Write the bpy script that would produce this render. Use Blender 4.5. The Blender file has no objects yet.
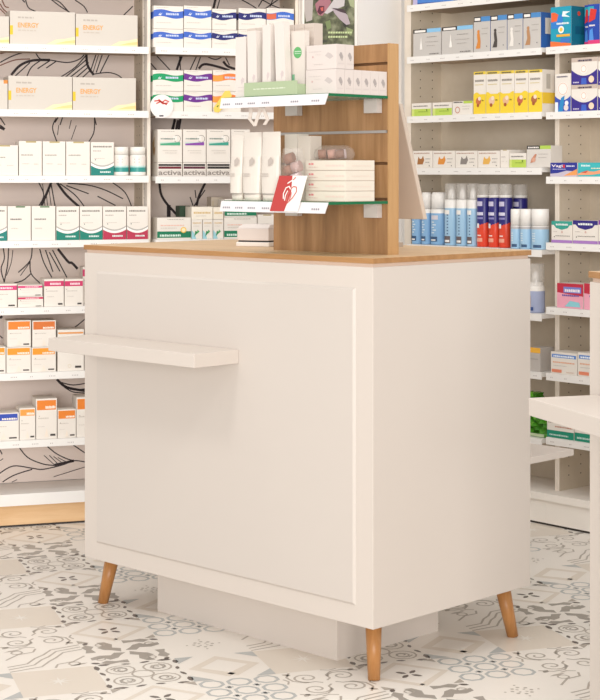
import bpy, math, random
from mathutils import Vector, Matrix
random.seed(7)
C = bpy.context.scene.collection
CH, HZ, F = 1.21, 174.0, 1700.0      # camera height (m), horizon row, focal length (px)

# ---------------------------------------------------------------- materials
def lin(h):
    h = h.lstrip('#'); r = [int(h[i:i+2], 16)/255 for i in (0, 2, 4)]
    return [c/12.92 if c <= .04045 else ((c+.055)/1.055)**2.4 for c in r] + [1]
_m = {}
def M(hexc, rough=.5, name=None, spec=.4, bump=0):
    k = (hexc, rough, name, bump)
    if k in _m: return _m[k]
    m = bpy.data.materials.new(name or 'paint_' + hexc.strip('#').lower()); m.use_nodes = True
    b = m.node_tree.nodes['Principled BSDF']
    b.inputs['Base Color'].default_value = lin(hexc); b.inputs['Roughness'].default_value = rough
    b.inputs['Specular IOR Level'].default_value = spec
    if bump:
        nt = m.node_tree; n = nt.nodes.new('ShaderNodeTexNoise'); n.inputs['Scale'].default_value = 90
        bp = nt.nodes.new('ShaderNodeBump'); bp.inputs['Strength'].default_value = bump; bp.inputs['Distance'].default_value = .001
        nt.links.new(n.outputs['Fac'], bp.inputs['Height']); nt.links.new(bp.outputs['Normal'], b.inputs['Normal'])
    _m[k] = m; return m
def wood(name, c1, c2, scale, rough=.45, c3=None):
    m = bpy.data.materials.new(name); m.use_nodes = True; nt = m.node_tree; N, L = nt.nodes, nt.links
    b = N['Principled BSDF']; b.inputs['Roughness'].default_value = rough; b.inputs['Specular IOR Level'].default_value = .35
    tc = N.new('ShaderNodeTexCoord'); mp = N.new('ShaderNodeMapping'); mp.inputs['Scale'].default_value = scale
    n1 = N.new('ShaderNodeTexNoise'); n1.inputs['Scale'].default_value = 1; n1.inputs['Detail'].default_value = 6; n1.inputs['Roughness'].default_value = .62; n1.inputs['Distortion'].default_value = .4
    r = N.new('ShaderNodeValToRGB'); r.color_ramp.elements[0].position = .3; r.color_ramp.elements[1].position = .7
    r.color_ramp.elements[0].color = lin(c1); r.color_ramp.elements[1].color = lin(c2)
    if c3: e = r.color_ramp.elements.new(.5); e.color = lin(c3)
    L.new(tc.outputs['Object'], mp.inputs['Vector']); L.new(mp.outputs['Vector'], n1.inputs['Vector'])
    L.new(n1.outputs['Fac'], r.inputs['Fac']); L.new(r.outputs['Color'], b.inputs['Base Color'])
    return m
def glassy(name, col, alpha, rough=.05):
    m = bpy.data.materials.new(name); m.use_nodes = True; b = m.node_tree.nodes['Principled BSDF']
    b.inputs['Base Color'].default_value = lin(col); b.inputs['Roughness'].default_value = rough; b.inputs['Alpha'].default_value = alpha
    return m
OAK_V = wood('oak_board', '#8A6543', '#B58B63', (26, 26, 2.2), c3='#A07851')
OAK_E = wood('oak_edge', '#B08656', '#C9A070', (30, 30, 2.5))
OAK_T = wood('oak_top', '#C4A27C', '#D6B894', (3, 30, 30))
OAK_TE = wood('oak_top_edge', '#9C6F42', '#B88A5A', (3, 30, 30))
OAK_K = wood('oak_kick', '#D3A878', '#E6C297', (2.5, 30, 30))
OAK_L = wood('oak_leg', '#A9723F', '#BF8A56', (60, 60, 6), rough=.35)
WHITE = M('#F8F2EA', .42, 'white_lacquer', bump=.05)
FRONTW = M('#CDC4BC', .45, 'counter_front', bump=.08)
CBODY = M('#D2C8BF', .45, 'counter_lacquer', bump=.05)
SHELFW = M('#F0EDE9', .4, 'white_shelf')
STRIP = M('#D9C0AE', .5, 'pale_recess')
INNER = wood('beige_board', '#D3C6B2', '#DBCFBD', (8, 8, 8), rough=.6)
BACKM = M('#E8D9D0', .65, 'greige_mural_board')
INK = M('#33282A', .6, 'mural_ink'); INKB = M('#8A5A48', .6, 'mural_sepia')
GLASS = glassy('green_glass', '#BFE5D2', .35); GEDGE = M('#12693F', .15, 'glass_edge')
CLEAR = glassy('clear_plastic', '#F1EDE8', .30, .12)
FILM = glassy('clear_film', '#E8DDD6', .14, .08)
METAL = M('#A9A39F', .35, 'brushed_metal')

# ---------------------------------------------------------------- frames
class Frame:
    def __init__(s, O, ux, uy):
        l = math.hypot(ux, uy); s.O = O; s.u = (ux/l, uy/l); s.n = (-uy/l, ux/l); s.ang = math.atan2(uy, ux)
    def s_at(s, x, d):
        k = (x-300)/F; px = s.O[0]+d*s.n[0]; py = s.O[1]+d*s.n[1]
        return (k*py-px)/(s.u[0]-k*s.u[1])
    def z_at(s, x, y, d):
        t = s.s_at(x, d); Y = s.O[1]+d*s.n[1]+t*s.u[1]
        return CH-(y-HZ)*Y/F
    def W(s, t, d, z): return Vector((s.O[0]+t*s.u[0]+d*s.n[0], s.O[1]+t*s.u[1]+d*s.n[1], z))
LW = Frame((-1.024, 5.80), .951, .309)      # left wall line of shelves (and the floor tile grid)
RW = Frame((.395, 6.395), .662, -.75)       # right wall line of shelves
CT = Frame((.1718, 4.0), .711, -.703)       # sales counter, origin at its near bottom corner
C2 = Frame((.929, 2.437), .309, -.951)      # second counter

# ---------------------------------------------------------------- mesh builder
class MB:
    def __init__(s): s.v = []; s.f = []; s.m = []; s.mats = []; s.sm = []
    def mi(s, m):
        if m not in s.mats: s.mats.append(m)
        return s.mats.index(m)
    def poly(s, pts, m, smooth=False):
        i = len(s.v); s.v += [tuple(p) for p in pts]; s.f.append(tuple(range(i, i+len(pts)))); s.m.append(s.mi(m)); s.sm.append(smooth)
    def box(s, x0, y0, z0, x1, y1, z1, m, ms=None):
        i = len(s.v)
        s.v += [(x0,y0,z0),(x1,y0,z0),(x1,y1,z0),(x0,y1,z0),(x0,y0,z1),(x1,y0,z1),(x1,y1,z1),(x0,y1,z1)]
        fs = [('D',(0,3,2,1)),('T',(4,5,6,7)),('F',(0,1,5,4)),('R',(1,2,6,5)),('B',(2,3,7,6)),('L',(3,0,4,7))]
        for k, f in fs:
            s.f.append(tuple(i+j for j in f)); s.m.append(s.mi((ms or {}).get(k, m))); s.sm.append(False)
    def hexa(s, P, m):   # 8 points, bottom ring then top ring
        i = len(s.v); s.v += [tuple(p) for p in P]
        for f in [(0,3,2,1),(4,5,6,7),(0,1,5,4),(1,2,6,5),(2,3,7,6),(3,0,4,7)]:
            s.f.append(tuple(i+j for j in f)); s.m.append(s.mi(m)); s.sm.append(False)
    def lathe(s, prof, n=20, c=(0,0), sy=1.0, top=True, bot=True):
        # prof: (r, z, material of the band that starts here)
        i0 = len(s.v)
        for r, z, m in prof:
            for k in range(n):
                a = 2*math.pi*k/n; s.v.append((c[0]+r*math.cos(a), c[1]+r*sy*math.sin(a), z))
        for j in range(len(prof)-1):
            mi = s.mi(prof[j][2])
            for k in range(n):
                a, b = i0+j*n+k, i0+j*n+(k+1)%n
                s.f.append((a, b, b+n, a+n)); s.m.append(mi); s.sm.append(True)
        if bot: s.f.append(tuple(i0+k for k in range(n-1, -1, -1))); s.m.append(s.mi(prof[0][2])); s.sm.append(False)
        if top:
            q = i0+(len(prof)-1)*n; s.f.append(tuple(q+k for k in range(n))); s.m.append(s.mi(prof[-1][2])); s.sm.append(False)
    def tube(s, a, b, r0, r1, m, n=16):
        a = Vector(a); b = Vector(b); ax = (b-a).normalized(); p = ax.orthogonal().normalized(); q = ax.cross(p); i0 = len(s.v)
        for c, r in ((a, r0), (b, r1)):
            for k in range(n):
                t = 2*math.pi*k/n; s.v.append(tuple(c+p*r*math.cos(t)+q*r*math.sin(t)))
        mi = s.mi(m)
        for k in range(n):
            s.f.append((i0+k, i0+(k+1)%n, i0+n+(k+1)%n, i0+n+k)); s.m.append(mi); s.sm.append(True)
        s.f.append(tuple(i0+k for k in range(n-1,-1,-1))); s.m.append(mi); s.sm.append(False)
        s.f.append(tuple(i0+n+k for k in range(n))); s.m.append(mi); s.sm.append(False)
    def build(s, name, parent=None, bevel=0):
        me = bpy.data.meshes.new(name); me.from_pydata(s.v, [], s.f)
        for m in s.mats: me.materials.append(m)
        me.polygons.foreach_set('material_index', s.m); me.polygons.foreach_set('use_smooth', s.sm); me.update()
        o = bpy.data.objects.new(name, me); C.objects.link(o)
        if parent: o.parent = parent
        if bevel:
            b = o.modifiers.new('bevel', 'BEVEL'); b.width = bevel; b.segments = 2; b.limit_method = 'ANGLE'
        return o
def tag(o, label=None, cat=None, group=None, kind=None):
    for k, v in (('label', label), ('category', cat), ('group', group), ('kind', kind)):
        if v: o[k] = v
    return o
def empty(name, loc, rz=0):
    o = bpy.data.objects.new(name, None); o.empty_display_size = .05; C.objects.link(o); o.location = loc; o.rotation_euler = (0, 0, rz); return o

# ---------------------------------------------------------------- printed graphics on flat faces
_txt = {}
def text_geo(t):
    if t in _txt: return _txt[t]
    cu = bpy.data.curves.new('t', 'FONT'); cu.body = t; cu.resolution_u = 2; cu.offset = .022
    o = bpy.data.objects.new('t', cu); C.objects.link(o); bpy.context.view_layer.update()
    me = o.evaluated_get(bpy.context.evaluated_depsgraph_get()).to_mesh()
    vs = [(v.co.x, v.co.y) for v in me.vertices]; fs = [tuple(p.vertices) for p in me.polygons]
    x0 = min(v[0] for v in vs); x1 = max(v[0] for v in vs); y0 = min(v[1] for v in vs); y1 = max(v[1] for v in vs)
    vs = [((v[0]-x0)/(x1-x0), (v[1]-y0)/(y1-y0)) for v in vs]
    o.to_mesh_clear(); bpy.data.objects.remove(o); bpy.data.curves.remove(cu)
    _txt[t] = (vs, fs); return _txt[t]
def prints(mb, P, face, w, d, h, layer0=1):
    """P: list of graphics in unit coordinates of the face; each sits a fraction of a mm above the last."""
    def mapper(face):
        if face == 'F': return lambda u, v, e: (-w/2+u*w, -e, v*h)
        if face == 'R': return lambda u, v, e: (w/2+e, u*d, v*h)
        if face == 'L': return lambda u, v, e: (-w/2-e, d-u*d, v*h)
        if face == 'T': return lambda u, v, e: (-w/2+u*w, v*d, h+e)
    fm = mapper(face); W = w if face in 'FT' else d; H = h if face != 'T' else d
    for i, p in enumerate(P):
        e = .00025*(layer0+i); k = p[0]; c = M(p[-1]) if isinstance(p[-1], str) else p[-1]
        if k == 'r': _, u0, v0, u1, v1, _c = p; mb.poly([fm(u0,v0,e), fm(u1,v0,e), fm(u1,v1,e), fm(u0,v1,e)], c)
        elif k == 'p': mb.poly([fm(u, v, e) for u, v in p[1]], c)
        elif k == 'e':
            _, cu, cv, r, _c = p
            mb.poly([fm(cu+r/W*math.cos(2*math.pi*a/20), cv+r/H*math.sin(2*math.pi*a/20), e) for a in range(20)], c)
        elif k == 'ring':
            _, cu, cv, r, t, _c = p
            for a in range(20):
                q = [fm(cu+rr/W*math.cos(2*math.pi*b/20), cv+rr/H*math.sin(2*math.pi*b/20), e) for rr, b in ((r,a),(r,a+1),(r-t,a+1),(r-t,a))]; mb.poly(q, c)
        elif k == 'wave':      # band with wavy edges: u0,u1,v0,v1,amp,phase
            _, u0, u1, v0, v1, amp, ph, _c = p; n = 14
            g = lambda u: max(amp*math.sin(2*math.pi*(u)*1.0+ph), -v0+.004)
            for a in range(n):
                ua = u0+(u1-u0)*a/n; ub = u0+(u1-u0)*(a+1)/n
                mb.poly([fm(ua, v0+g(ua), e), fm(ub, v0+g(ub), e), fm(ub, v1+g(ub), e), fm(ua, v1+g(ua), e)], c)
        elif k == 'bowl':      # filled from v0 up to a sagging or rising curve
            _, v0, v1, sag, _c = p; n = 12
            g = lambda u: v1-sag*(1-(2*u-1)**2)
            for a in range(n):
                ua, ub = a/n, (a+1)/n; mb.poly([fm(ua, v0, e), fm(ub, v0, e), fm(ub, g(ub), e), fm(ua, g(ua), e)], c)
        elif k == 'w':         # tiny unreadable print: a line of dashes
            _, u0, v, u1, hh, _c = p; u = u0; rr = random.Random(int(u0*991+v*7919+w*1e5))
            while u < u1-.01:
                l = min((.03+.05*rr.random()), u1-u); mb.poly([fm(u, v, e), fm(u+l, v, e), fm(u+l, v+hh*(.7+.3*rr.random()), e), fm(u, v+hh, e)], c); u += l+.014
        elif k == 't':
            _, u0, v0, u1, hh, s_, _c = p; vs, fs = text_geo(s_)
            for f in fs: mb.poly([fm(u0+vs[j][0]*(u1-u0), v0+vs[j][1]*hh, e) for j in f], c)

GAP = .0007
def carton(fr, x0, x1, ytop, zb, design, label, d=.012, depth=.09, base='#EBE4DB', name='carton', cat='box', group=None, h=None, ms=None):
    s0 = fr.s_at(x0, d)+GAP; s1 = fr.s_at(x1, d)-GAP; w = s1-s0
    if h is None: h = fr.z_at((x0+x1)/2, ytop, d)-zb-.0004
    h -= .0005
    mb = MB(); mb.box(-w/2, 0, 0, w/2, depth, h, M(base), ms)
    D = design(w, h) if callable(design) else design
    if isinstance(D, dict):
        for k, P in D.items(): prints(mb, P, k, w, depth, h)
    else: prints(mb, D, 'F', w, depth, h)
    # folded flap seam at the lid
    mb.poly([(-w/2+.002, .004, h+.0002), (w/2-.002, .004, h+.0002), (w/2-.002, .005, h+.0002), (-w/2+.002, .005, h+.0002)], M('#B9B0A6'))
    o = mb.build(name); o.location = fr.W((s0+s1)/2, d, zb+.0005); o.rotation_euler = (0, 0, fr.ang)
    tag(o, label, cat, group); return zb+h+.0011

# designs -------------------------------------------------
GREY = '#A79F98'; DK = '#4A4542'
def energy(w, h): return [('r',0,.28,.045,.56,'#EBC02F'), ('w',.12,.78,.36,.05,'#B9AFA5'), ('t',.12,.50,.44,.15,'ENERGY','#EBA55C'), ('w',.12,.40,.40,.035,'#C9BDB0'),
    ('p',[(.55,.0),(1,.0),(1,.26),(.85,.19),(.7,.16)],'#F8E3B8'), ('p',[(.68,.03),(1,.06),(1,.16),(.85,.12)],'#F6D391')]
def plain_tab(w, h): return [('r',.3,.955,.75,1,'#B9A878'), ('w',.1,.58,.62,.035,'#A9A098'), ('w',.15,.33,.45,.025,'#CFC6BC'), ('w',.65,.32,.85,.025,'#CFC6BC')]
def plain_green(w, h): return [('r',.35,.955,.75,1,'#6F8A6A'), ('w',.12,.6,.6,.04,'#77706A'), ('w',.15,.34,.45,.025,'#CFC6BC')]
def bowlbox(col):
    def f(w, h): return [('w',.1,.84,.9,.05,'#8C857E'), ('w',.1,.72,.45,.03,'#B8B0A8'), ('w',.15,.5,.6,.02,'#CFC6BC'), ('e',.2,.47,.0018,'#5B6B66'), ('bowl',.24,.42,.12,'#B7B2AC'), ('bowl',.0,.38,.12,'#F8F5F0'), ('bowl',0,.30,.11,col), ('w',.4,.08,.85,.05,'#DCE9E5')]
    return f
def pinktop(col): 
    def f(w, h): return [('r',.0,.74,1,.93,col), ('w',.3,.79,.85,.08,'#F6D7DF'), ('w',.1,.55,.7,.03,'#C9C0B8'), ('w',.15,.35,.5,.03,'#D6CEC6'), ('r',.7,.06,.93,.12,DK), ('e',.1,.63,.0016,GREY)]
    return f
def medtop(col, frac=.7):
    def f(w, h): return [('r',.04,frac,.96,.96,col), ('w',.45,frac+.03,.93,.07,'#F8EEDF'), ('w',.1,.5,.6,.03,'#CFC6BC'), ('r',.68,.07,.93,.12,DK), ('e',.15,frac-.15,.0016,GREY), ('w',.1,.3,.4,.02,'#D8D0C8'), ('p',[(.4,.05),(.6,.05),(.5,.28)],'#F0E4D6')]
    return f
def wavebox(col, col2=None, ph=0):
    def f(w, h):
        W = [('wave',0,1,.50,.80,.05,ph,col), ('w',.42,.60,.85,.1,'#C9D3EE'), ('w',.1,.25,.6,.03,'#CBC3BA'), ('w',.1,.92,.5,.02,'#CBC3BA')]
        if col2: W.insert(1, ('wave',.0,.35,.52,.78,.05,ph,col2))
        else: W.insert(1, ('p',[(.16,.6),(.24,.72),(.2,.6),(.3,.7),(.24,.58)],'#E6ECF8'))
        return {'F': W, 'L': [('r',0,.45,1,.75,col)]}
    return f
def activa(col):
    def f(w, h): return [('w',.15,.93,.7,.02,'#B8B0A8'), ('w',.12,.70,.7,.04,'#8F9B93'), ('ring',.80,.72,w*.16,.0012,DK), ('r',.62,.66,.8,.8,'#F3EEE7'), ('w',.3,.70,.72,.035,'#7F9088'),
        ('r',.1,.52,.92,.62,col), ('p',[(.1,.62),(.1,.57),(.92,.62)],'#CFE0D6'), ('w',.2,.35,.8,.02,'#D0C8C0'), ('w',.3,.28,.8,.02,'#D0C8C0')]
    return f
def actbase(c1): 
    def f(w, h): return [('r',.03,.76,.97,.9,'#231C1C'), ('r',.03,.55,.97,.72,c1), ('r',0,0,1,.46,'#DAD2CA'), ('t',.03,.08,.97,.36,'activa','#8B837D')]
    return f
def greenband(w, h): return [('r',0,.06,1,.36,'#137A56'), ('w',.08,.12,.7,.1,'#D5EADF'), ('w',.3,.9,.8,.03,'#B5ADA4'), ('w',.1,.62,.8,.04,'#F0B9A8'), ('w',.1,.5,.6,.03,'#CFC7BE')]
def leafbox(w, h): return [('p',[(0,.0),(.45,0),(.25,.3),(0,.45)],'#9FD0DA'), ('p',[(.25,.1),(.6,.35),(.35,.42)],'#2F8B57'), ('p',[(.5,.25),(.75,.38),(.55,.48)],'#55A866'), ('w',.1,.8,.9,.05,'#D9B77F'), ('w',.15,.65,.7,.03,'#CFC7BE')]
def bandage(w, h): return [('r',0,.86,.5,1,'#33302F'), ('r',.05,.885,.45,.965,'#F4F0EA'), ('r',.5,.86,1,1,'#8CC4EA'), ('p',[(.24,.25),(.34,.25),(.31,.5),(.29,.74),(.27,.5)],'#F6F2ED'), ('e',.29,.3,.006,'#F6F2ED'), ('w',.5,.68,.85,.025,'#9A948E'), ('w',.45,.5,.9,.02,'#A8A29C'), ('w',.5,.36,.8,.02,'#A8A29C'), ('w',.6,.05,.95,.03,'#6E6863')]
def petbox(col):
    def f(w, h): return {'F': [('r',0,.86,.45,1,'#2C2A2B'), ('r',.05,.89,.4,.97,'#F4F0EA'), ('r',.45,.86,1,1,'#4F8CC8'), ('p',[(.12,.1),(.4,.1),(.42,.3),(.36,.52),(.3,.62),(.2,.5),(.24,.3)],col), ('e',.29,.58,.006,col), ('w',.5,.65,.9,.02,'#A8A29C'), ('w',.5,.5,.85,.02,'#A8A29C'), ('e',.8,.15,.002,'#37414A')],
        'R': [('r',0,0,1,.36,'#2A62B0'), ('r',0,.36,1,1,'#2C5FA8'), ('r',.3,.4,.85,.85,'#D8D4CC')]}
    return f
def yellowbox(col, ph=0):
    def f(w, h): return {'F': [('r',0,.93,1,1,'#E9CC4A'), ('w',.1,.94,.8,.04,'#5A5550'), ('w',.12,.76,.85,.05,'#9A938B'), ('w',.12,.68,.8,.02,'#D8C58A'), ('wave',0,1,.0,.46,.05,ph,'#F2D23C'), ('r',0,0,1,.2,'#F2D23C'),
        ('e',.42,.3,w*.22,col), ('e',.5,.36,w*.12,'#F1DCC8'), ('e',.38,.2,w*.1,'#A85A32'), ('w',.7,.3,.85,.03,'#6A5A20')], 'R': [('r',0,.2,1,.46,'#F0C93A'), ('r',.3,.55,.6,.9,'#BFB8AE')]}
    return f
def greenlow(w, h): return [('r',0,0,1,.55,'#BBD45A'), ('r',0,0,.14,.55,'#D2E07F'), ('w',.1,.72,.85,.09,'#8A8580'), ('w',.35,.3,.85,.06,'#8DAA3C'), ('e',.8,.45,.003,'#5A7A2A')]
def ringbox(w, h): return [('r',.55,.82,1,1,'#BBD45A'), ('w',.05,.88,.5,.08,'#3A3634'), ('ring',.25,.35,.012,.003,'#C9836A'), ('w',.5,.6,.9,.03,'#A8A29C'), ('w',.5,.4,.85,.03,'#A8A29C')]
def animal(col): 
    def f(w, h): return [('w',.05,.82,.85,.07,'#B9988A'), ('p',[(.22,.2),(.5,.2),(.58,.45),(.52,.72),(.46,.55),(.36,.52),(.28,.66),(.24,.42)],col), ('e',.36,.36,h*.16,col), ('w',.65,.5,.9,.05,'#A8A29C'), ('w',.65,.3,.85,.05,'#A8A29C'), ('e',.85,.12,.002,DK)]
    return f
def fever(w, h): return [('r',0,.84,1,1,'#C9B8AC'), ('w',.25,.86,.8,.07,'#3E3350'), ('bowl',.0,.56,.24,'#3A2C8A'), ('e',.48,.56,h*.17,'#F6F1EC'), ('ring',.48,.58,h*.13,.002,'#E3B79B'), ('p',[(.38,.0),(.6,.0),(.58,.24),(.4,.24)],'#3F62C4'), ('e',.78,.18,h*.13,'#F3D8BE'), ('w',.08,.06,.3,.05,'#D6D0E8')]
def fever_tall(w, h): return [('w',.1,.9,.8,.04,'#4A4460'), ('e',.5,.6,w*.34,'#F6F1EC'), ('ring',.5,.6,w*.3,.002,'#E3B79B'), ('bowl',.0,.42,.12,'#3B56B5'), ('r',0,.0,.2,.25,'#E9EEF6'), ('p',[(.2,.0),(.5,.0),(.62,.42),(.4,.36)],'#2E8AC8'), ('e',.75,.22,w*.12,'#F0EEF4'), ('e',.72,.1,w*.15,'#E8D9D9')]
def turq(w, h): return {'F': [('r',0,0,1,1,'#1B9CB8'), ('r',.02,.45,.6,.8,'#2F7FD0'), ('p',[(.03,.62),(.3,.64),(.38,.8),(.2,.86),(.03,.86)],'#E9663A'), ('p',[(.55,.75),(.95,.72),(.7,.8),(.95,.86),(.6,.88)],'#E8F4F4'), ('w',.3,.55,.9,.05,'#E8F4F4'), ('e',.52,.42,w*.14,'#F2F7F2'), ('e',.52,.42,w*.08,'#F0C25A'), ('r',.3,.24,.95,.3,'#F2B23F'), ('p',[(0,.0),(1,.0),(1,.06),(0,.14)],'#E8743A'), ('r',.5,.09,.95,.2,'#3D78C8')], 'R': [('r',0,0,1,1,'#0F6E88'), ('e',.4,.82,.008,'#D24A3A'), ('r',.2,.3,.7,.5,'#0A5A78')]}
def redblue(w, h): return {'F': [('r',0,0,1,1,'#2346A8'), ('r',.0,.72,.5,.95,'#29A6B8'), ('p',[(.05,.55),(.6,.62),(.75,.86),(.2,.9)],'#D5352F'), ('w',.1,.45,.6,.04,'#F2E9E9'), ('r',0,0,1,.1,'#D83E7A'), ('p',[(.1,.1),(.5,.1),(.4,.4),(.15,.35)],'#4F8FE0')]}
def navyflat(w, h): return [('r',0,0,1,1,'#2E3694'), ('t',.04,.62,.46,.25,'Vagi','#F4E8EE'), ('r',.47,.62,.55,.85,'#D83C4A'), ('w',.6,.7,.9,.1,'#DADCF0'), ('p',[(0,0),(1,0),(1,.35),(.6,.42),(.3,.25),(0,.2)],'#C9BFCF'), ('p',[(.5,.05),(1,.1),(1,.55),(.75,.3)],'#EFA05C'), ('w',.1,.5,.6,.06,'#C9C6E8')]
def tealflat(w, h): return [('r',0,0,1,1,'#3DB8BE'), ('w',.12,.72,.45,.14,'#E8F6F6'), ('p',[(0,.2),(.3,.4),(.6,.35),(1,.55),(1,.25),(.5,.12),(0,.1)],'#EFA27A'), ('p',[(.1,.3),(.4,.45),(.3,.25)],'#D8563E'), ('w',.5,.55,.95,.08,'#F3E8C8')]
def hygiene(col):
    def f(w, h): return [('r',0,.82,1,1,col), ('p',[(.1,.84),(.9,.84),(.78,.68),(.5,.6),(.22,.68)],col), ('w',.22,.8,.8,.09,'#EDF3F1'), ('r',0,0,1,.13,'#A87BC0'), ('w',.2,.3,.9,.04,'#9A948E'), ('e',.15,.28,.002,DK), ('e',.52,.5,.004,'#D9B9AE'), ('w',.1,.5,.3,.03,'#C8C0B8')]
    return f
def rose(w, h): return [('r',0,.5,1,1,'#C22C44'), ('p',[(0,0),(1,0),(1,.5),(0,.62)],'#EFA8BC'), ('r',.25,.62,.92,.86,'#7A86D0'), ('w',.3,.66,.88,.12,'#F2EAF0'), ('p',[(.3,.06),(.9,.06),(.85,.25),(.5,.3)],'#8FD0DA'), ('w',.2,.48,.85,.07,'#6B5AA8')]
def bluewhite(w, h): return [('r',.04,.74,.96,.9,'#5E8BD0'), ('w',.1,.77,.9,.08,'#E8EEF8'), ('w',.08,.5,.9,.06,'#E8A884'), ('w',.1,.36,.6,.03,'#C8C0B8'), ('r',.04,.06,.42,.2,'#E58A6A'), ('w',.6,.08,.9,.05,'#D8BFB0')]
def tealwhite(w, h): return [('r',0,.0,1,.34,'#158C70'), ('w',.05,.68,.8,.07,'#8C857E'), ('w',.3,.5,.95,.06,'#C08A76'), ('w',.05,.88,.6,.05,'#8C857E'), ('w',.1,.1,.8,.08,'#BFE0D6')]
def flowerlogo(w, h): return [('p',[(.45,.52),(.55,.66),(.68,.6),(.62,.5),(.7,.42),(.56,.36),(.5,.44)],'#B8AEAA'), ('w',.2,.22,.75,.03,'#C4BBB4'), ('w',.3,.15,.6,.02,'#C4BBB4')]

# ---------------------------------------------------------------- setting
def struct(mb, name, **k): return tag(mb.build(name), kind='structure')
# floor: vinyl patchwork, nine designs repeating every three tiles
TS = .2035
cream, beige, blueg, dark, taupe, white_, grg = [M(c, .3, n, spec=.55) for c, n in (('#F1EBE3','tile_cream'),('#E2D8CB','tile_beige'),('#B8BBBA','tile_blue_grey'),('#655C57','tile_dark'),('#B3AAA0','tile_taupe'),('#EEE9E1','tile_white'),('#A39C94','tile_grey'))]
fl = MB()
def rib(pts, w):   # ribbon quads in tile space
    out = []
    L = []
    for i, p in enumerate(pts):
        a = pts[max(i-1, 0)]; b = pts[min(i+1, len(pts)-1)]; dx, dy = b[0]-a[0], b[1]-a[1]; l = math.hypot(dx, dy) or 1
        L.append((-dy/l*w/2, dx/l*w/2))
    for i in range(len(pts)-1):
        p, q, a, b = pts[i], pts[i+1], L[i], L[i+1]
        out.append([(p[0]-a[0],p[1]-a[1]),(q[0]-b[0],q[1]-b[1]),(q[0]+b[0],q[1]+b[1]),(p[0]+a[0],p[1]+a[1])])
    return out
def circ(cx, cy, r, n=14, a0=0, a1=2*math.pi): return [(cx+r*math.cos(a0+(a1-a0)*k/n), cy+r*math.sin(a0+(a1-a0)*k/n)) for k in range(n+1)]
def spiral(cx, cy, r0, r1, a0, turns, n=18): return [(cx+(r0+(r1-r0)*k/n)*math.cos(a0+turns*2*math.pi*k/n), cy+(r0+(r1-r0)*k/n)*math.sin(a0+turns*2*math.pi*k/n)) for k in range(n+1)]
def leaf(cx, cy, ang, l, w): 
    ca, sa = math.cos(ang), math.sin(ang)
    return [(cx+ca*x-sa*y, cy+sa*x+ca*y) for x, y in ((0,0),(l*.35,w/2),(l*.75,w/2.4),(l,0),(l*.75,-w/2.4),(l*.35,-w/2))]
def rot4(polys): 
    o = []
    for k in range(4):
        c, s = [(1,0),(0,1),(-1,0),(0,-1)][k]; o += [[(c*x-s*y, s*x+c*y) for x, y in p] for p in polys]
    return o
T = {}
T['star'] = (beige, [([[(r*math.cos(k*math.pi/8), r*math.sin(k*math.pi/8)) for k, r in ((k, .36 if k % 4 == 0 else (.3 if k % 2 == 0 else .08)) for k in range(16))]], white_)])
T['cross'] = (cream, [(rib([(0,-.92),(.92,0),(0,.92),(-.92,0),(0,-.92)], .2), beige), (rot4([leaf(.04,.04,math.pi/4,.3,.13)]), dark), (rot4([[(1,1),(.72,1),(1,.72)]]), taupe)])
q = circ(.45,.45,.34)
T['ornate'] = (white_, [(rot4(rib(q,.05)+rib(circ(.45,.45,.16,8),.05)+rib(circ(0,0,.26,4,0,math.pi/2),.05)), taupe),
    (rot4([leaf(.55,.97,0,.38,.14), leaf(.97,.6,math.pi/2,.3,.14), leaf(.1,.88,.3,.3,.1), leaf(-.35,.92,-.2,.25,.1)]), dark), (rot4(rib(spiral(.45,.45,.02,.24,0,1.2,10),.04)), grg)])
T['bold'] = (cream, [(rot4([[(.02,.1),(.3,.05),(.42,.25),(.7,.2),(.95,.35),(.95,.55),(.62,.45),(.5,.62),(.28,.5),(.18,.3)], [(.1,.72),(.4,.78),(.62,.68),(.8,.86),(.6,1),(.35,.92),(.1,.98)]]), grg), (rot4([leaf(.8,.9,-.5,.25,.13)]), dark), (rot4(rib(circ(.72,.5,.12,8),.04)), taupe)])
T['scroll'] = (cream, [(rot4(rib(spiral(.45,.42,.06,.34,.5,1.4),.055)+rib([(0,.15),(.12,.3),(.1,.55),(.3,.8),(.62,.86),(.95,.7)],.055)+rib([(.1,.98),(.3,.9),(.5,.98)],.05)+[leaf(.72,.72,.78,.25,.14)]), taupe)])
T['stripe'] = (cream, [(rib([(-1,-.72),(-.35,-.5),(-.1,-.1),(.1,.1),(.35,.5),(1,.72)],.06)+rib([(-1,-.5),(-.5,-.35),(-.25,.05),(0,.3),(.25,.68),(1,.92)],.06)+rib([(-1,-.92),(-.2,-.7),(.05,-.3),(.25,-.05),(.5,.35),(1,.5)],.06)+rib([(-.95,.1),(-.6,.5),(-.2,.62),(-.1,.9)],.06)+rib([(.95,-.1),(.6,-.5),(.2,-.62),(.1,-.9)],.06)+rib(circ(-.6,.68,.14,8),.05)+rib(circ(.6,-.68,.14,8),.05)+[leaf(-.9,.8,.3,.5,.1), leaf(.45,-.85,.3,.5,.1)], taupe)])
T['lattice'] = (cream, [(sum([rib([(cx+.275*math.cos(k*math.pi/4+math.pi/8), cy+.275*math.sin(k*math.pi/4+math.pi/8)) for k in range(9)], .085) for cx in (-.667,0,.667) for cy in (-.667,0,.667)], []) + sum([rib([(cx-.1,cy),(cx+.1,cy)],.08)+rib([(cx,cy-.1),(cx,cy+.1)],.08) for cx in (-.333,.333) for cy in (-.333,.333)], []), blueg)])
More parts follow.
